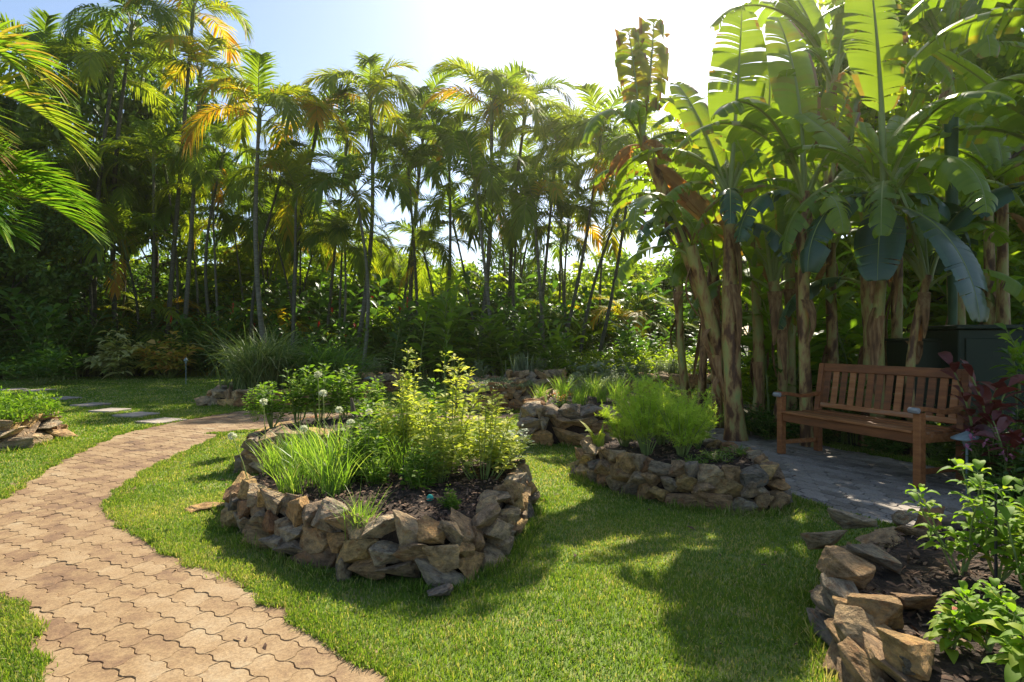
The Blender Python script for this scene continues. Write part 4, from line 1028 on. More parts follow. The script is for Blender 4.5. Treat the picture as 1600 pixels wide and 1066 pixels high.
# front of the hedge, distinct plants
for px, Y, me, s, lab, cat in [
    (60, 15.5, SM[1], 1.25, 'spreading leafy shrub at the left edge, below the dark trees', 'shrub'),
    (88, 17.5, GM[0], 1.15, 'tall ginger plant behind the left spreading shrub', 'ginger plant'),
    (185, 18.2, CM_, 1.6, 'croton with hanging cream and yellow leaves at left', 'croton'),
    (262, 18.4, CM2, 1.6, 'croton with orange and gold leaves right of the cream one', 'croton'),
    (205, 20.3, GM[0], 1.05, 'pale ginger plant standing behind the two crotons', 'ginger plant'),
    (325, 20.0, GM[1], 1.2, 'red flowered ginger behind the path light at left', 'ginger plant'),
    (375, 20.6, GM[1], 1.45, 'tall red flowered ginger above the lemongrass', 'ginger plant'),
    (700, 15.6, GM[2], 1.5, 'large bright ginger plant arching up above the lime herb bush', 'ginger plant'),
    (748, 16.0, GM[2], 1.25, 'ginger with broad leaves right of the large bright ginger', 'ginger plant'),
    (640, 18.0, GM[1], 1.45, 'dark ginger with a red spike left of the large bright ginger', 'ginger plant'),
    (790, 16.2, GM[2], 1.0, 'bright ginger leaning right above the middle beds', 'ginger plant'),
    (870, 16.2, GM[2], .95, 'pale ginger plant left of the sunlit shrubs', 'ginger plant'),
    (545, 19.0, GM[1], 1.1, 'ginger with pink buds in the middle of the dark hedge', 'ginger plant'),
    (470, 19.0, GM[3], 1.3, 'dark ginger right of the lemongrass, in the hedge', 'ginger plant'),
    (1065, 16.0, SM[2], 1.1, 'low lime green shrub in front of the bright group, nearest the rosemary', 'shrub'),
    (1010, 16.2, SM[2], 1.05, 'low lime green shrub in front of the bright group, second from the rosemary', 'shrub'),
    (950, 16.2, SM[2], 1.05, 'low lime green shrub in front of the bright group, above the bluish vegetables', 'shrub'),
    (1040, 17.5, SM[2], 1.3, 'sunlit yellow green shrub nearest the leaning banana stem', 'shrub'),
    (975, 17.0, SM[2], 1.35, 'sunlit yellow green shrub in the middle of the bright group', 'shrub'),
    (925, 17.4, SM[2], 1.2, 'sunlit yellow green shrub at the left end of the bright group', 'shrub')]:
    plant(me, (px - 800) * Y / F, Y, 0, s, lab, cat, 'distinct plants along the hedge', name=cat.replace(' ', '_'))
for k in range(64):
    px = -80 + k * 19 + ru.uniform(-14, 14); Y = ru.uniform(19.0, 22.0) - (1.5 if px > 600 else 0)
    if px < 340: Y = ru.uniform(18.9, 20.3)
    if px < 120: Y -= 1.5
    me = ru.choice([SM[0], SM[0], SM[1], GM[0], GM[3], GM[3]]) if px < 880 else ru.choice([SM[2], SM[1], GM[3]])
    plant(me, (px - 800) * Y / F, Y, 0, ru.uniform(.95, 1.5), spot('dark hedge shrub' if me in SM else 'dark hedge ginger', px, Y > 20.4), 'shrub', 'hedge filler shrubs' if px < 880 else 'right hedge filler shrubs')
for k in range(60):
    px = -60 + k * 18.8 + ru.uniform(-14, 14); Y = ru.uniform(22.5, 24.5) - (3 if px < 120 else 0)
    me = ru.choice([GM[0], GM[1], SM[1], GM[0]])
    plant(me, (px - 800) * Y / F, Y, 0, ru.uniform(1.2, 1.9), spot('tall back hedge shrub' if me in SM else 'tall back hedge ginger', px, False), 'shrub', 'tall back hedge plants')
# low juvenile palms behind the hedge
JP = palm_crown(90, nf=11, L=2.2, vbase=.3, pairs=34, ll=.6, lw=.05); JP2 = palm_crown(91, nf=11, L=2.3, vbase=.5, pairs=34, ll=.6, lw=.05)
for k in range(44):
    px = -60 + k * 26.5 + ru.uniform(-12, 12); Y = ru.uniform(21.5, 25.5)
    if px < 120: Y -= 2
    o = plant(ru.choice([JP, JP2]), (px - 800) * Y / F, Y, ru.uniform(.1, 1.9), ru.uniform(.9, 1.3), spot('low young palm', px, Y > 23.5), 'young palm', 'young palms behind the hedge', name='young_palm')
# greenery around the bananas and behind the bench
for k in range(26):
    px = ru.uniform(1190, 1660); Y = ru.uniform(7.9, 11.5)
    me = ru.choice([GM[2], SM[2], GM[2], SM[2]]); plant(me, (px - 800) * Y / F, Y, 0, ru.uniform(.9, 1.5), spot('leafy undergrowth', px, Y > 9.8), 'shrub', 'undergrowth behind the bench')
for px, Y, s, me, lab in [(1175, 7.3, .42, SM[1], 'low leafy plant at the foot of the left banana stems'), (1240, 7.0, .45, SM[1], 'low leafy plant just left of the bench, by the banana stems'), (1330, 6.7, .6, GM[3], 'leafy plant behind the left half of the bench'), (1400, 6.4, .55, SM[0], 'dark leafy plant behind the bench centre'), (1455, 5.9, .5, SM[0], 'dark leafy plant behind the right end of the bench'), (1200, 6.9, .3, SM[0], 'small dark plant at the path edge left of the bench'), (1290, 6.6, .3, SM[0], 'small dark plant under the left end of the bench'), (1380, 6.0, .28, SM[1], 'small leafy plant under the bench seat')]:
    plant(me, (px - 800) * Y / F, Y, 0, s, lab, 'plant', name='leafy_plant')
# right edge: cordyline, pink flowers, dark leaves
TI = ginger_mesh(21, .9, 5, 'ti', .42, .09, .3, lean=.2)
plant(TI, *[(1548 - 800) * 4.6 / F, 4.6], .25, .95, 'dark red leaved cordyline in front of the green cabinet', 'cordyline', name='cordyline')
plant(TI, *[(1600 - 800) * 4.2 / F, 4.2], 0, .8, 'low purple leaved cordyline at the right edge beside the pink flowers', 'cordyline', name='cordyline')
PK = shrub_mesh(22, .5, .28, 14, 14, .07, .04, 'ginger', flower='pink')
plant(PK, (1545 - 800) * 4.35 / F, 4.35, .15, 1.0, 'small pink flowered plant behind the right path light', 'flowering plant', name='flowering_plant')
for px, Y, s, me, lab in [(1590, 4.6, .75, SM[0], 'dark leafy shrub at the right edge below the cordyline'), (1535, 4.9, .5, SM[1], 'leafy shrub between the bench end and the cordyline'), (1610, 4.0, .5, SM[1], 'leafy shrub at the right edge above the basil'), (1570, 4.1, .38, SM[0], 'low dark shrub just right of the path light')]:
    plant(me, (px - 800) * Y / F, Y, 0, s, lab, 'shrub')
YC = ginger_mesh(23, .7, 4, 'ginger_lit', .38, .08, .3)
plant(YC, (1590 - 800) * 4.9 / F, 4.9, .75, .8, 'green leaved plant rising above the dark red cordyline', 'plant', name='leafy_plant')

# ------------------------------------------------------------------ herbs in the beds
SOILZ = .24
def on(px, py, z=SOILZ): return G(px, py, z)
# tall yellow green herb bush (main bed)
HB = [shrub_mesh(31 + i, 1.0, .36, 18, 50, .075, .032, 'herb_yel', up=.45, rise=.75, dome=.55) for i in range(2)]
HG = shrub_mesh(34, .55, .30, 24, 40, .065, .026, 'herb_grey', up=.35)
HH = [shrub_mesh(36 + i, .6, .22, 14, 34, .075, .034, 'herb', up=.4) for i in range(2)]
for me, x, y, s, sz, lab in [(HB[0], -.46, 4.2, 1.0, 1.12, 'tallest lime green herb bush in the central bed'), (HB[1], -.80, 4.4, .85, 1.1, 'lime green herb bush left of the tallest one'), (HB[0], -.2, 4.0, .95, .85, 'pale green herb bush on the right side of the central bed'), (HG, -.05, 4.3, 1.0, .85, 'grey green herb at the right end of the central bed'), (HB[1], -.5, 3.9, .55, .6, 'small leafy herb in front of the tallest bush')]:
    plant(me, x, y, .2, s, lab, 'herb bush', 'herbs in the central bed', name='herb_bush', sz=sz)
CH = [clump_mesh(41 + i, .46, 120, .7, .0075, 'chive', arch=.35, r0=.05) for i in range(3)]
chl = [(-1.5, 4.05, 1.0, 'chive clump at the left end of the central bed'), (-1.25, 3.85, 1.1, 'dense bright chive clump, front left of the central bed'), (-1.3, 4.3, 1.05, 'chive clump behind the dense front left one'), (-1.0, 4.2, 1.0, 'chive clump in the middle of the bright chives'), (-.95, 4.6, 1.05, 'rear chive clump under the white flower heads'), (-1.6, 4.4, .85, 'small chive clump at the rear left corner'), (-.75, 4.0, .85, 'chive clump beside the tall lime green herb bush'), (-1.12, 3.62, .8, 'small chive clump near the mulch in the central bed')]
chl += [(-.9, 3.8, .7, 'wispy chives between the front clumps and the mulch'), (-1.72, 4.2, .8, 'wispy chives against the left rim stones'), (-1.4, 3.65, .7, 'wispy chives just behind the front left rim stones'), (-.55, 4.0, .6, 'wispy chives under the tall herb bush')]
for i, (x, y, s, lab) in enumerate(chl): plant(CH[i % 3], x, y, .2, s, lab, 'chives', 'chive clumps in the central bed', name='chive_clump')
for i, (x, y, s, lab) in enumerate([(-1.0, 3.95, 1.0, 'loose pale herb between the chives and the tall bush'), (-.7, 4.75, 1.3, 'leggy herb at the back of the central bed'), (-1.15, 4.7, 1.2, 'leggy herb behind the white onion flowers'), (-.62, 3.7, .7, 'small loose herb at the foot of the tall bush')]):
    plant(HH[i % 2], x, y, .2, s, lab, 'herb', 'loose herbs in the central bed', name='herb')
plant(CH[1], -.80, 3.02, .16, .62, 'grass tuft drooping over the front rocks of the central bed', 'grass tuft', name='grass_tuft')
plant(HH[0], -.9, 3.75, .2, .55, 'small leafy seedling beside the mulch in the central bed', 'herb', name='herb_seedling')
plant(HH[1], -.35, 3.35, .18, .35, 'tiny seedling near the front right rocks of the central bed', 'herb', name='herb_seedling')
# onion flowers on stalks
def flower_stalk(x, y, h, label, lean=(0, 0)):
    root = thing('onion_flower', label, 'flower', (x, y, .2), group='white onion flowers on stalks'); mb = MB()
    tube(mb, [(0, 0, 0), (lean[0] * .4, lean[1] * .4, h * .5), (lean[0], lean[1], h)], [.004, .0035, .003], 5); obj('stalk', mb.mesh('stalk', M['stem']), root)
    rg = np.random.default_rng(int(h * 1000)); k = 90; mb = MB(); d = norm(rg.normal(0, 1, (k, 3)) + np.array([0, 0, .5]))
    P0 = np.array([lean[0], lean[1], h]) + d * .008 * np.array([1.2, 1.2, .8])
    lance(mb, P0, d, rg.normal(0, 1, (k, 3)), np.full(k, .024), np.full(k, .010), rg.random(k), 0, rg, 3); obj('flower_head', mb.mesh('flower_head', M['white']), root)
for px, py, Y, lab in [(412, 628, 4.3, 'white onion flower head on the far left stalk'), (505, 615, 4.2, 'white onion flower head left of the middle, on a tall stalk'), (497, 586, 4.4, 'highest white onion flower head'), (530, 641, 4.3, 'white onion flower head low between two tall ones'), (577, 644, 4.4, 'white onion flower head beside the dark log'), (548, 661, 4.1, 'small white onion flower head above the chive tips'), (475, 670, 4.1, 'lowest small white onion flower head'), (386, 682, 3.9, 'pale onion flower head bent over the left rear bed')]:
    p = A(px, py, Y); flower_stalk(p.x + .02, Y, p.z - .2, lab, (-.02, 0) if px > 390 else (-.12, 0))
# rear bed herbs
RH = [shrub_mesh(51 + i, .72, .24, 11, 36, .085, .036, 'herb', up=.4, rise=.8, dome=.35) for i in range(2)]
for me, px, Y, s, lab in [(RH[0], 425, 5.7, .85, 'bright leafy herb at the left end of the rear bed'), (RH[1], 465, 5.9, .95, 'leafy herb in the middle left of the rear bed'), (RH[0], 500, 6.0, 1.15, 'tallest leafy herb in the rear bed'), (RH[1], 545, 6.1, 1.0, 'dark leafy herb right of the tallest one in the rear bed'), (RH[0], 400, 6.2, .7, 'small herb at the back left of the rear bed'), (RH[1], 585, 6.2, .8, 'dark herb at the right end of the rear bed')]:
    plant(me, (px - 800) * Y / F, Y, .34, s, lab, 'herb', 'herbs in the rear bed', name='herb')
# leaning log stake
mb = MB(); tube(mb, [(0, 0, 0), (-.03, 0, .25), (-.06, 0, .42)], [.03, .024, .012], 8); tag(obj('wooden_stake', mb.mesh('wooden_stake', M['bark']), None, (*G(560, 700, .3), .3)), 'dark pointed wooden stake leaning between herbs in the rear bed', 'stake')
# slim plant stakes
for i, (px, py, z0, h, lab) in enumerate([(610, 740, .2, .30, 'thin dark plant stake left of the tall herb bush'), (630, 775, .2, .26, 'thin dark plant stake in front of the mulch'), (560, 735, .2, .26, 'thin dark plant stake among the chives')]):
    x, y = G(px, py, z0); mb = MB(); tube(mb, [(0, 0, 0), (.003, 0, h)], [.0045, .004], 5); tag(obj('plant_stake', mb.mesh('plant_stake', M['black']), None, (x, y, z0)), lab, 'plant stake', 'plant stakes in the central bed')
# fennel
def fennel_mesh(seed, h, stems, r):
    rg = np.random.default_rng(seed); mb = MB(); TP, TD, TL_, TV = [], [], [], []
    for i in range(stems):
        a = rg.uniform(0, 6.28); q0 = rg.random() ** .5; out = np.array([math.cos(a), math.sin(a), 0]) * r * q0; H = h * rg.uniform(.65, 1) * (1 - .25 * q0)
        n = 8; t = np.linspace(0, 1, n)[:, None]; pts = out * (.12 + t ** 1.3) + np.array([0, 0, 1.]) * H * t
        tube(mb, pts, np.linspace(.006, .0015, n), 4, v=.5, mat=1, cap=False)
        for j in range(9):
            q = rg.uniform(.3, 1); p = np.array([np.interp(q, t[:, 0], pts[:, k]) for k in range(3)])
            d = norm(np.array([rg.normal(), rg.normal(), rg.uniform(.2, 1.6)])); Lb = rg.uniform(.08, .2)
            m = 44; s = rg.random(m)
            TP.append(p + d * (s * Lb)[:, None]); dd = norm(d * .7 + rg.normal(0, .75, (m, 3))); TD.append(dd); TL_.append(rg.uniform(.025, .06, m) * (1.1 - .5 * s)); TV.append(np.clip(rg.normal(.5, .2) + rg.normal(0, .1, m), 0, 1))
    P0 = np.concatenate(TP); D = np.concatenate(TD); L = np.concatenate(TL_); m = len(P0)
    s = np.array([0, .5, 1]); pts = P0[:, None] + D[:, None] * (s[None, :, None] * L[:, None, None]); S = norm(np.cross(D, rg.normal(0, 1, (m, 3))))
    SS = S[:, None] * (np.array([1, .9, .2]) * .0016)[None, :, None]; ribbons(mb, pts, SS, np.concatenate(TV))
    return mb.mesh('foliage', [M['fennel'], M['stem']])
FN = [fennel_mesh(61, .74, 24, .27), fennel_mesh(62, .62, 22, .26)]
for me, px, py, s, lab in [(FN[0], 1010, 712, 1.0, 'tallest feathery fennel plant in the fennel bed'), (FN[1], 1065, 716, 1.0, 'feathery fennel plant right of the tallest'), (FN[1], 975, 700, .75, 'small feathery fennel plant leaning left'), (FN[0], 1035, 700, .9, 'feathery fennel plant at the back of the fennel bed'), (FN[1], 1090, 700, .7, 'low feathery fennel plant at the right of the bed')]:
    x, y = G(px, py, .25); plant(me, x, y, .24, s, lab, 'fennel', 'fennel plants', name='fennel_plant')
LOWM = [shrub_mesh(65 + i, .14, .2, 22, 16, .03, .012, 'herb', up=.3) for i in range(2)]
for px, py, s, lab in [(1120, 722, 1.0, 'low orange tipped creeper at the right of the fennel bed'), (1150, 712, .9, 'low mat of herb by the right rim of the fennel bed'), (1085, 728, .8, 'low herb mat in front of the fennel')]:
    x, y = G(px, py, .25); plant(LOWM[0], x, y, .24, s, lab, 'groundcover', 'low mats in the fennel bed', name='herb_mat')
# light leaf blades left of the fennel
BLD = clump_mesh(66, .3, 9, .7, .06, 'herb_yel', arch=.9, r0=.02)
plant(BLD, *G(935, 690, .3), .26, .9, 'broad pale leaves at the left rim of the fennel bed', 'plant', name='leafy_plant')
# marigold bed
for i, (px, Y, lab) in enumerate([(868, 7.0, 'orange marigold at the left of the walled bed'), (882, 7.1, 'orange marigold right of the first one')]):
    plant(shrub_mesh(70 + i, .22, .1, 7, 10, .04, .02, 'ginger_lit', flower='orange'), (px - 800) * Y / F, Y, .38, 1.0, lab, 'marigold', 'marigolds', name='marigold')
for i, (px, Y, s, lab) in enumerate([(845, 7.6, .7, 'dark grassy herb at the left of the walled bed'), (905, 7.2, .8, 'bright upright chives behind the marigolds'), (940, 7.4, .8, 'grassy herb left of the fennel tops in the walled bed'), (880, 8.0, .9, 'grassy herb at the back of the walled bed'), (965, 7.9, .9, 'grassy herb at the back right of the walled bed'), (925, 8.3, .9, 'dark grassy herb deep in the walled bed')]):
    plant(CH[i % 3], (px - 800) * Y / F, Y, .38, s, lab, 'herb', 'grassy herbs in the walled bed', name='grassy_herb')
for i, (px, Y, s, lab) in enumerate([(905, 8.5, 1.2, 'grey green herb beside the grasses in the walled bed'), (960, 8.6, 1.3, 'bluish herb above the walled bed')]):
    plant(HG, (px - 800) * Y / F, Y, .36, s * .7, lab, 'herb', 'grassy herbs in the walled bed', name='herb')
# creeper mat, silvery plant, spiky shrubs, rosemary, blue vegetables
def mat_mesh(seed, poly, z, n, ll, mat, amp=.05):
    rg = np.random.default_rng(seed); P = np.array(poly); c = P.mean(0); lo, hi = P.min(0) - c, P.max(0) - c
    Q = rg.uniform(lo, hi, (n * 2, 2)); Q = Q[inside(Q, [(p - c) * 1.0 for p in P])][:n]; m = len(Q); mb = MB()
    hh = np.array([amp * (.7 + noise.noise(Vector((q[0] * 4, q[1] * 4, 0)))) for q in Q]) * rg.uniform(.1, 1, m)
    P0 = np.concatenate([Q, (z + hh)[:, None]], 1); d = norm(rg.normal(0, 1, (m, 3)) + np.array([0, 0, .8]))
    lance(mb, P0, d, rg.normal(0, 1, (m, 3)), ll * rg.uniform(.6, 1.3, m), np.full(m, ll * .35), np.clip(rg.normal(.5, .2, m) , 0, 1), .2, rg, 3)
    return mb.mesh('foliage', M[mat]), c
for poly, z, n, ll, mt, amp, lab in [(BED_SEDUM, .42, 5000, .05, 'herb_grey', .08, 'grey green creeper spilling over the round stone bed'), (BED_LEFT, .28, 15000, .06, 'herb', .26, 'feathery green groundcover in the stone bed at the left edge'), (BED_BLUE, .33, 2500, .08, 'herb_grey', .14, 'low green mound in the bed of bluish vegetables')]:
    me, c = mat_mesh(3, poly, z, n, ll, mt, amp); tag(obj('groundcover', me, None, (c[0], c[1], 0)), lab, 'groundcover')
SP = clump_mesh(81, .5, 90, .5, .03, 'herb_grey', arch=.15, r0=.12)
RS = shrub_mesh(82, .5, .25, 22, 40, .04, .012, 'herb_grey', up=.8)
plant(SP, .25, 14.3, .4, 1.1, 'spiky pale shrub on the far middle bed', 'shrub', name='spiky_shrub')
plant(RS, .7, 14.4, .4, 1.0, 'pale tufted shrub right of the spiky one on the far bed', 'shrub', name='tufted_shrub')
plant(RS, -.75, 13.2, .3, 1.2, 'silvery plant alone on its small far bed', 'plant', name='silvery_plant')
for i, (x, s, lab) in enumerate([(3.3, 1.0, 'leftmost rosemary tuft on the far right bed'), (3.75, 1.1, 'second rosemary tuft from the left on the far right bed'), (4.2, 1.2, 'rosemary tuft in the middle of the far right bed'), (4.65, 1.2, 'rosemary tuft nearest the banana stems'), (4.0, 1.1, 'rosemary tuft at the back of the far right bed')]):
    plant(RS, x, 14.4 + .2 * (i % 3), .3, s, lab, 'rosemary', 'rosemary tufts', name='rosemary')
BV = ginger_mesh(83, .35, 5, 'herb_grey', .24, .1, .2)
for i, (x, y, lab) in enumerate([(1.5, 12.0, 'bluish leafy vegetable at the left of its far bed'), (1.9, 11.9, 'bluish leafy vegetable at the front of its far bed'), (2.3, 12.1, 'bluish leafy vegetable right of centre in its far bed'), (2.6, 12.4, 'bluish leafy vegetable at the right of its far bed')]):
    plant(BV, x, y, .3, 1.2, lab, 'vegetable', 'bluish vegetables', name='leafy_vegetable')
plant(HG, -3.3, 13.9, .35, 1.0, 'low grey herb on the small bed behind the lime herb bush', 'herb', name='herb')
# lemongrass
LG = clump_mesh(91, 1.55, 1100, .8, .022, 'lemon', arch=1.15, r0=.22, nst=9)
LD = clump_mesh(92, 1.4, 800, .95, .02, 'ginger', arch=1.3, r0=.25, nst=9)
plant(LG, -4.85, 11.2, .22, 1.0, 'big round lemongrass clump with drooping pale blades', 'lemongrass', name='lemongrass_clump')
plant(LD, -3.7, 11.5, .22, 1.0, 'darker drooping grass clump right of the big lemongrass', 'ornamental grass', name='grass_clump')
plant(LD, -4.3, 11.9, .22, .9, 'darker grass clump behind the big lemongrass', 'ornamental grass', name='grass_clump')
plant(RS, -5.6, 11.3, .1, 1.0, 'thin wispy plant left of the big lemongrass', 'plant', name='wispy_plant')

# ------------------------------------------------------------------ basil bed, foreground right
def basil(x, y, z, h, stems, seed, label, ll=.085, dens=5):
    rg = np.random.default_rng(seed); root = thing('basil_plant', label, 'basil plant', (x, y, z), group='basil plants in the corner bed')
    mb = MB(); ml = MB()
    for i in range(stems):
        a = rg.uniform(0, 6.28); L = h * rg.uniform(.6, 1.05); out = np.array([math.cos(a), math.sin(a), 0]) * L * rg.uniform(.1, .45); n = 9; t = np.linspace(0, 1, n)[:, None]
        pts = out * t ** .8 + np.array([0, 0, 1.]) * L * t + rg.normal(0, .01, 3) * np.sin(t * 6)
        tube(mb, pts, np.linspace(.0055, .003, n), 6)
        for q in np.linspace(.4, 1, dens):
            p = np.array([np.interp(q, t[:, 0], pts[:, k]) for k in range(3)]); a0 = rg.uniform(0, 3.14)
            ks = 4 if q < .95 else 6
            for w in range(ks):
                az = a0 + w * 6.283 / ks + rg.normal(0, .2); el = rg.uniform(-.1, .55) + (.5 if w % 2 and q > .95 else 0); d = np.array([math.cos(az) * math.cos(el), math.sin(az) * math.cos(el), math.sin(el)])
                lln = ll * rg.uniform(.55, 1.2) * (.8 if q > .95 else 1); pl = .018
                P0 = p + d * pl; m = 8; s = np.linspace(0, 1, m); P = P0 + d * (s * lln)[:, None]; P[:, 2] += lln * (.10 * np.sin(s * PI) - .28 * s ** 2)
                S = norm(np.cross(d, [0, 0, 1.])); prof = np.sin(PI * np.clip(s, .0, 1)) ** .7 * (1.15 - .45 * s); SS = S[None] * (prof * lln * .30)[:, None]
                U = np.zeros((m, 3)); U[:, 2] = prof * lln * .10 + .0015 * np.sin(s * 30)
                ribbons(ml, P[None], SS[None], [np.clip(rg.normal(.5, .2), 0, 1)], U[None])
                tube(mb, [p, P0], [.0016, .0014], 4, cap=False)
    obj('stems', mb.mesh('stems', M['stem'], True), root); obj('foliage', ml.mesh('foliage', M['basil'], True), root)
for k, (px, py, h, st, lab, ll, z) in enumerate([(1560, 905, .46, 7, 'tallest bright basil plant at the right of the corner bed', .10, .2), (1500, 900, .33, 5, 'basil plant with its leaves over the path, left of the tallest', .085, .2), (1610, 940, .40, 6, 'basil plant cut by the right edge', .10, .2), (1545, 1010, .22, 5, 'low broad basil plant in the lower part of the corner bed', .085, .2), (1590, 1075, .22, 5, 'basil plant in the very bottom right corner', .095, .2), (1480, 1010, .12, 3, 'small basil seedling beside the mulch of the corner bed', .07, .2)]):
    x, y = G(px, py, z); basil(x, y, z - .02, h * 1.05, st, 500 + k, lab, ll * .82)
mb = MB(); tube(mb, [(0, 0, 0), (.0, 0, .42)], [.006, .005], 6); tag(obj('plant_stake', mb.mesh('plant_stake', M['black']), None, (*G(1556, 920, .2), .2)), 'thin dark stake among the corner basil', 'plant stake')
def sprinkler(px, py, z, label):
    root = thing('sprinkler_head', label, 'sprinkler', (*G(px, py, z), z)); mb = MB(); tube(mb, [(0, 0, -.03), (0, 0, .05)], [.009, .009], 8); obj('riser', mb.mesh('riser', M['black'], True), root)
    mb = MB(); tube(mb, [(0, 0, .045), (0, 0, .055), (0, 0, .078), (0, 0, .088)], [.012, .022, .02, .008], 12); obj('cap', mb.mesh('cap', M['teal'], True), root)
sprinkler(1477, 1000, .2, 'teal sprinkler head among the corner basil')
sprinkler(672, 796, .2, 'teal sprinkler head in the mulch under the tall herb bush')
sprinkler(608, 762, .2, 'teal sprinkler head left of the tall herb bush, by the stakes')
mb = MB(); box(mb, (0, 0, .01), (.13, .055, .01), bev=.003); tag(obj('plant_marker', mb.mesh('plant_marker', M['terracotta']), None, (*G(1520, 980, .2), .215), (.2, .3, R(-35))), 'red marker lying in the mulch of the corner bed', 'plant marker')
# small stones and a chunk of wood on the soil
def loose(px, py, z, sz, lab, cat='stone', rot=(0, 0, 0)):
    tag(obj('loose_stone', rr.choice(ROCKS), None, (*G(px, py, z), z + sz[2] * .35), rot, sz), lab, cat, 'loose stones')
loose(1428, 1050, .2, (.07, .06, .05), 'round pebble in the mulch of the corner bed')
loose(330, 795, 0, (.34, .2, .05), 'flat rough stone lying in the grass left of the central bed', rot=(0, 0, .4))
loose(905, 742, 0, (.2, .14, .1), 'small stone in the grass at the left foot of the fennel bed', rot=(.1, 0, .7))
loose(688, 935, 0, (.13, .1, .07), 'small mossy stone in the grass before the central bed', rot=(.1, 0, .3))

def debris():
    rg = np.random.default_rng(8); n = 420
    P = np.stack([rg.uniform(-5, 5, n), rg.uniform(1.8, 10, n)], -1)
    ok = np.ones(n, bool)
    for b_ in BEDS: ok &= ~inside(P, b_)
    P = P[ok]; m = len(P); onp = inside(P, PATH_L) | inside(P, PATH_R)
    c = np.concatenate([P, np.where(onp, .0195, .022)[:, None]], 1); D = norm(np.concatenate([rg.normal(0, 1, (m, 2)), rg.normal(0, .15, (m, 1))], 1)); S = norm(np.cross(D, np.array([0, 0, 1.]) + rg.normal(0, .3, (m, 3))))
    L = rg.uniform(.012, .05, m)[:, None]; W = L * rg.uniform(.15, .45, m)[:, None]
    P3 = np.stack([c - D * L / 2, c + np.array([0, 0, .004]), c + D * L / 2], 1); SS = np.stack([S * W * .2, S * W * .5, S * W * .1], 1)
    mb = MB(); ribbons(mb, P3, SS, rg.random(m)); return mb.mesh('fallen_leaves', M['mulch'])
struct('fallen_leaves', debris(), 'stuff')

# ------------------------------------------------------------------ bench
FL = np.array([2.82, 6.03]); FR = np.array([3.28, 4.64])
bx = (FR - FL); BL_ = float(np.linalg.norm(bx)); ang = math.atan2(bx[1], bx[0])
bench = thing('garden_bench', 'reddish brown slatted wooden bench on the shaded paver path', 'bench', ((FL[0] + FR[0]) / 2, (FL[1] + FR[1]) / 2, .024), ang)
W2 = BL_ / 2; DP = .49; SH = .44
# local: x along the front, +y to the back
def bpart(name, c, s, rot=(0, 0, 0), mat='wood', bev=.005, label=None):
    mb = MB(); box(mb, (0, 0, 0), s, bev=bev); return obj(name, mb.mesh(name, M[mat]), bench, c, rot, None, label)
T_ = .065
for sx in (-1, 1):
    bpart('leg', (sx * W2, 0, .30), (T_, T_, .60))
    # rear leg with raked upper half
    mb = MB(); box(mb, (0, 0, .22), (T_, T_, .44), bev=.005); mt = Matrix.Rotation(R(-9), 4, 'X')
    box(mb, (0, .035, .68), (T_ - .006, T_ - .004, .52), bev=.005, M=mt); obj('leg', mb.mesh('leg', M['wood']), bench, (sx * W2, DP, 0))
    # arm rest: gently curved bar with rounded grey end
    n = 15; s = np.linspace(0, 1, n); y = -.06 + (DP + .06) * s; z = .615 + .014 * np.cos((s - .1) * 2 * PI) - .012 * s; th = .034
    hw = .036 + .008 * np.cos(s * PI * 1.2); hw[0] *= .7
    V = []
    for i in range(n):
        tt = th * (.75 if i == 0 else 1)
        for dx, dz in ((-1, 0), (1, 0), (1, 1), (-1, 1)): V.append((dx * hw[i], y[i], z[i] + dz * tt - tt / 2 + .003))
    Fc = [[i * 4 + j, i * 4 + (j + 1) % 4, (i + 1) * 4 + (j + 1) % 4, (i + 1) * 4 + j] for i in range(n - 1) for j in range(4)] + [[0, 3, 2, 1], [(n - 1) * 4 + k for k in range(4)]]
    mb = MB(); mb.add(V, Fc); ar = obj('armrest', mb.mesh('armrest', M['wood']), bench, (sx * W2, 0, 0))
    mb = MB(); tube(mb, [(-.041, 0, 0), (-.036, 0, 0), (.036, 0, 0), (.041, 0, 0)], [.02, .025, .025, .02], 14); obj('worn_end', mb.mesh('worn_end', M['weather'], True), ar, (0, -.058, .618))
    bpart('side_rail', (sx * W2, DP / 2, .385), (.03, DP - T_, .07))
    bpart('stretcher', (sx * W2, DP / 2, .12), (.026, DP - T_, .045))
bpart('front_rail', (0, -.002, .385), (BL_ - T_, .03, .085))
bpart('rear_rail', (0, DP, .385), (BL_ - T_, .03, .07))
for i in range(5):
    yy = .0 + i * .108; bpart('seat_slat', (0, yy, SH - .002 - .012 * math.sin(i / 4 * PI)), (BL_ - (T_ + .004 if i in (0, 4) else -.03), .088, .022), mat='wood_seat' if 0 else 'wood')
rk = math.tan(R(9))
bpart('top_rail', (0, DP + .035 + (.895 - .68) * rk, .895), (BL_ - T_, .038, .085), (R(-9), 0, 0))
bpart('lower_rail', (0, DP + .035 + (.50 - .68) * rk, .50), (BL_ - T_, .034, .05), (R(-9), 0, 0))
for i in range(14):
    x = -W2 + T_ / 2 + (BL_ - T_) * (i + .5) / 14; bpart('back_slat', (x, DP + .035 + (.69 - .68) * rk, .69), (.066, .016, .335), (R(-9), 0, 0), bev=.003)

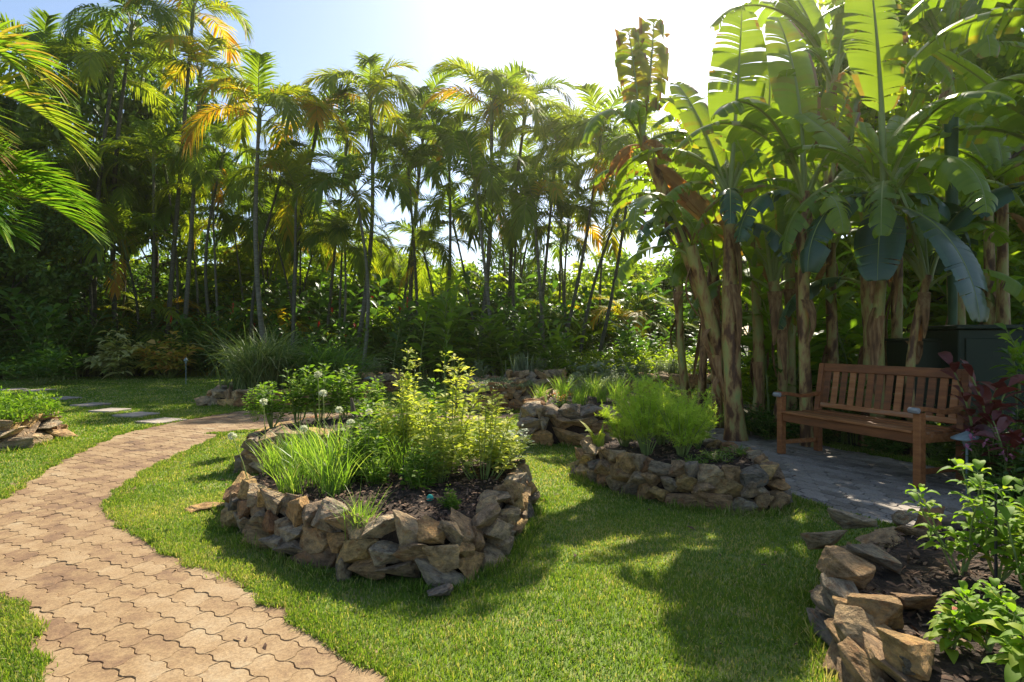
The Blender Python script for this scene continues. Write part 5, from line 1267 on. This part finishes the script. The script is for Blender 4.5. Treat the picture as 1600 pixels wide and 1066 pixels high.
# ------------------------------------------------------------------ cabinet, path lights
c0 = A(1445, 533, 5.3); c1 = A(1600, 533, 5.15)
cab = thing('utility_cabinet', 'dark green flat topped cabinet behind the right end of the bench', 'cabinet', (A(1600, 533, 5.9).x + .12, 5.9, 0), R(-8))
mb = MB(); box(mb, (0, .3, .66), (1.5, .7, 1.32), bev=.01); obj('body', mb.mesh('body', M['green_paint']), cab)
mb = MB(); box(mb, (0, .29, 1.345), (1.58, .78, .045), bev=.008); obj('lid', mb.mesh('lid', M['green_paint']), cab)
for i in range(2):
    mb = MB(); box(mb, (-.36 + i * .72, -.062, .68), (.66, .02, 1.1), bev=.006); d = obj('door', mb.mesh('door', M['green_paint']), cab)
    mb = MB(); box(mb, (-.36 + i * .72 + (.25 if i == 0 else -.25), -.085, .75), (.02, .022, .14), bev=.004); obj('handle', mb.mesh('handle', M['black']), d)
cb2 = thing('low_cabinet', 'lower dark green box left of the flat topped cabinet', 'cabinet', (A(1478, 533, 6.2).x + .05, 6.3, 0), R(-8))
mb = MB(); box(mb, (0, .2, .6), (.75, .5, 1.2), bev=.01); obj('body', mb.mesh('body', M['green_paint']), cb2)
mb = MB(); box(mb, (0, .2, 1.215), (.8, .55, .03), bev=.006); obj('lid', mb.mesh('lid', M['green_paint']), cb2)

def path_light(x, y, h, r, label, z=0):
    root = thing('path_light', label, 'path light', (x, y, z), group='mushroom path lights'); mb = MB()
    tube(mb, [(0, 0, 0), (0, 0, h * .8)], [.010, .010], 10); obj('stem', mb.mesh('stem', M['verdigris'], True), root)
    mb = MB(); tube(mb, [(0, 0, h * .76), (0, 0, h * .8), (0, 0, h * .86), (0, 0, h * .9)], [.014, .028, .032, .03], 14); obj('lamp_socket', mb.mesh('lamp_socket', M['verdigris'], True), root)
    mb = MB(); tube(mb, [(0, 0, h * .875), (0, 0, h * .87), (0, 0, h * .89), (0, 0, h * .93), (0, 0, h * .975), (0, 0, h)], [r * .8, r, r * .985, r * .66, r * .25, r * .05], 24); obj('shade', mb.mesh('shade', M['verdigris'], True), root)
path_light((1511 - 800) * 4.45 / F, 4.45, .505, .105, 'verdigris mushroom path light beside the right end of the bench')
path_light(-3.05, 12.3, .45, .13, 'mushroom path light between the far beds, above the rear bed herbs')
path_light((1398 - 800) * 0 - 9.0, 15.9, .75, .06, 'slim path light standing in the shaded lawn left of the lemongrass')
path_light(1.15, 8.4 + .0, .45, .10, 'dark path light among the herbs right of the marigolds', .35) if 0 else None

# ------------------------------------------------------------------ thin haze volume added to imitate the sun's lens glare
mb = MB(); box(mb, (0, 14, 8), (80, 50, 18)); hm = bpy.data.materials.new('glare_haze'); hm.use_nodes = True; hn = hm.node_tree; hn.nodes.clear()
ho = hn.nodes.new('ShaderNodeOutputMaterial'); hv = hn.nodes.new('ShaderNodeVolumePrincipled')
hv.inputs['Density'].default_value = .0010; hv.inputs['Color'].default_value = (1, .93, .74, 1); hv.inputs['Anisotropy'].default_value = .84
hn.links.new(hv.outputs[0], ho.inputs['Volume'])
struct('glare_haze', mb.mesh('glare_haze', hm), 'stuff')
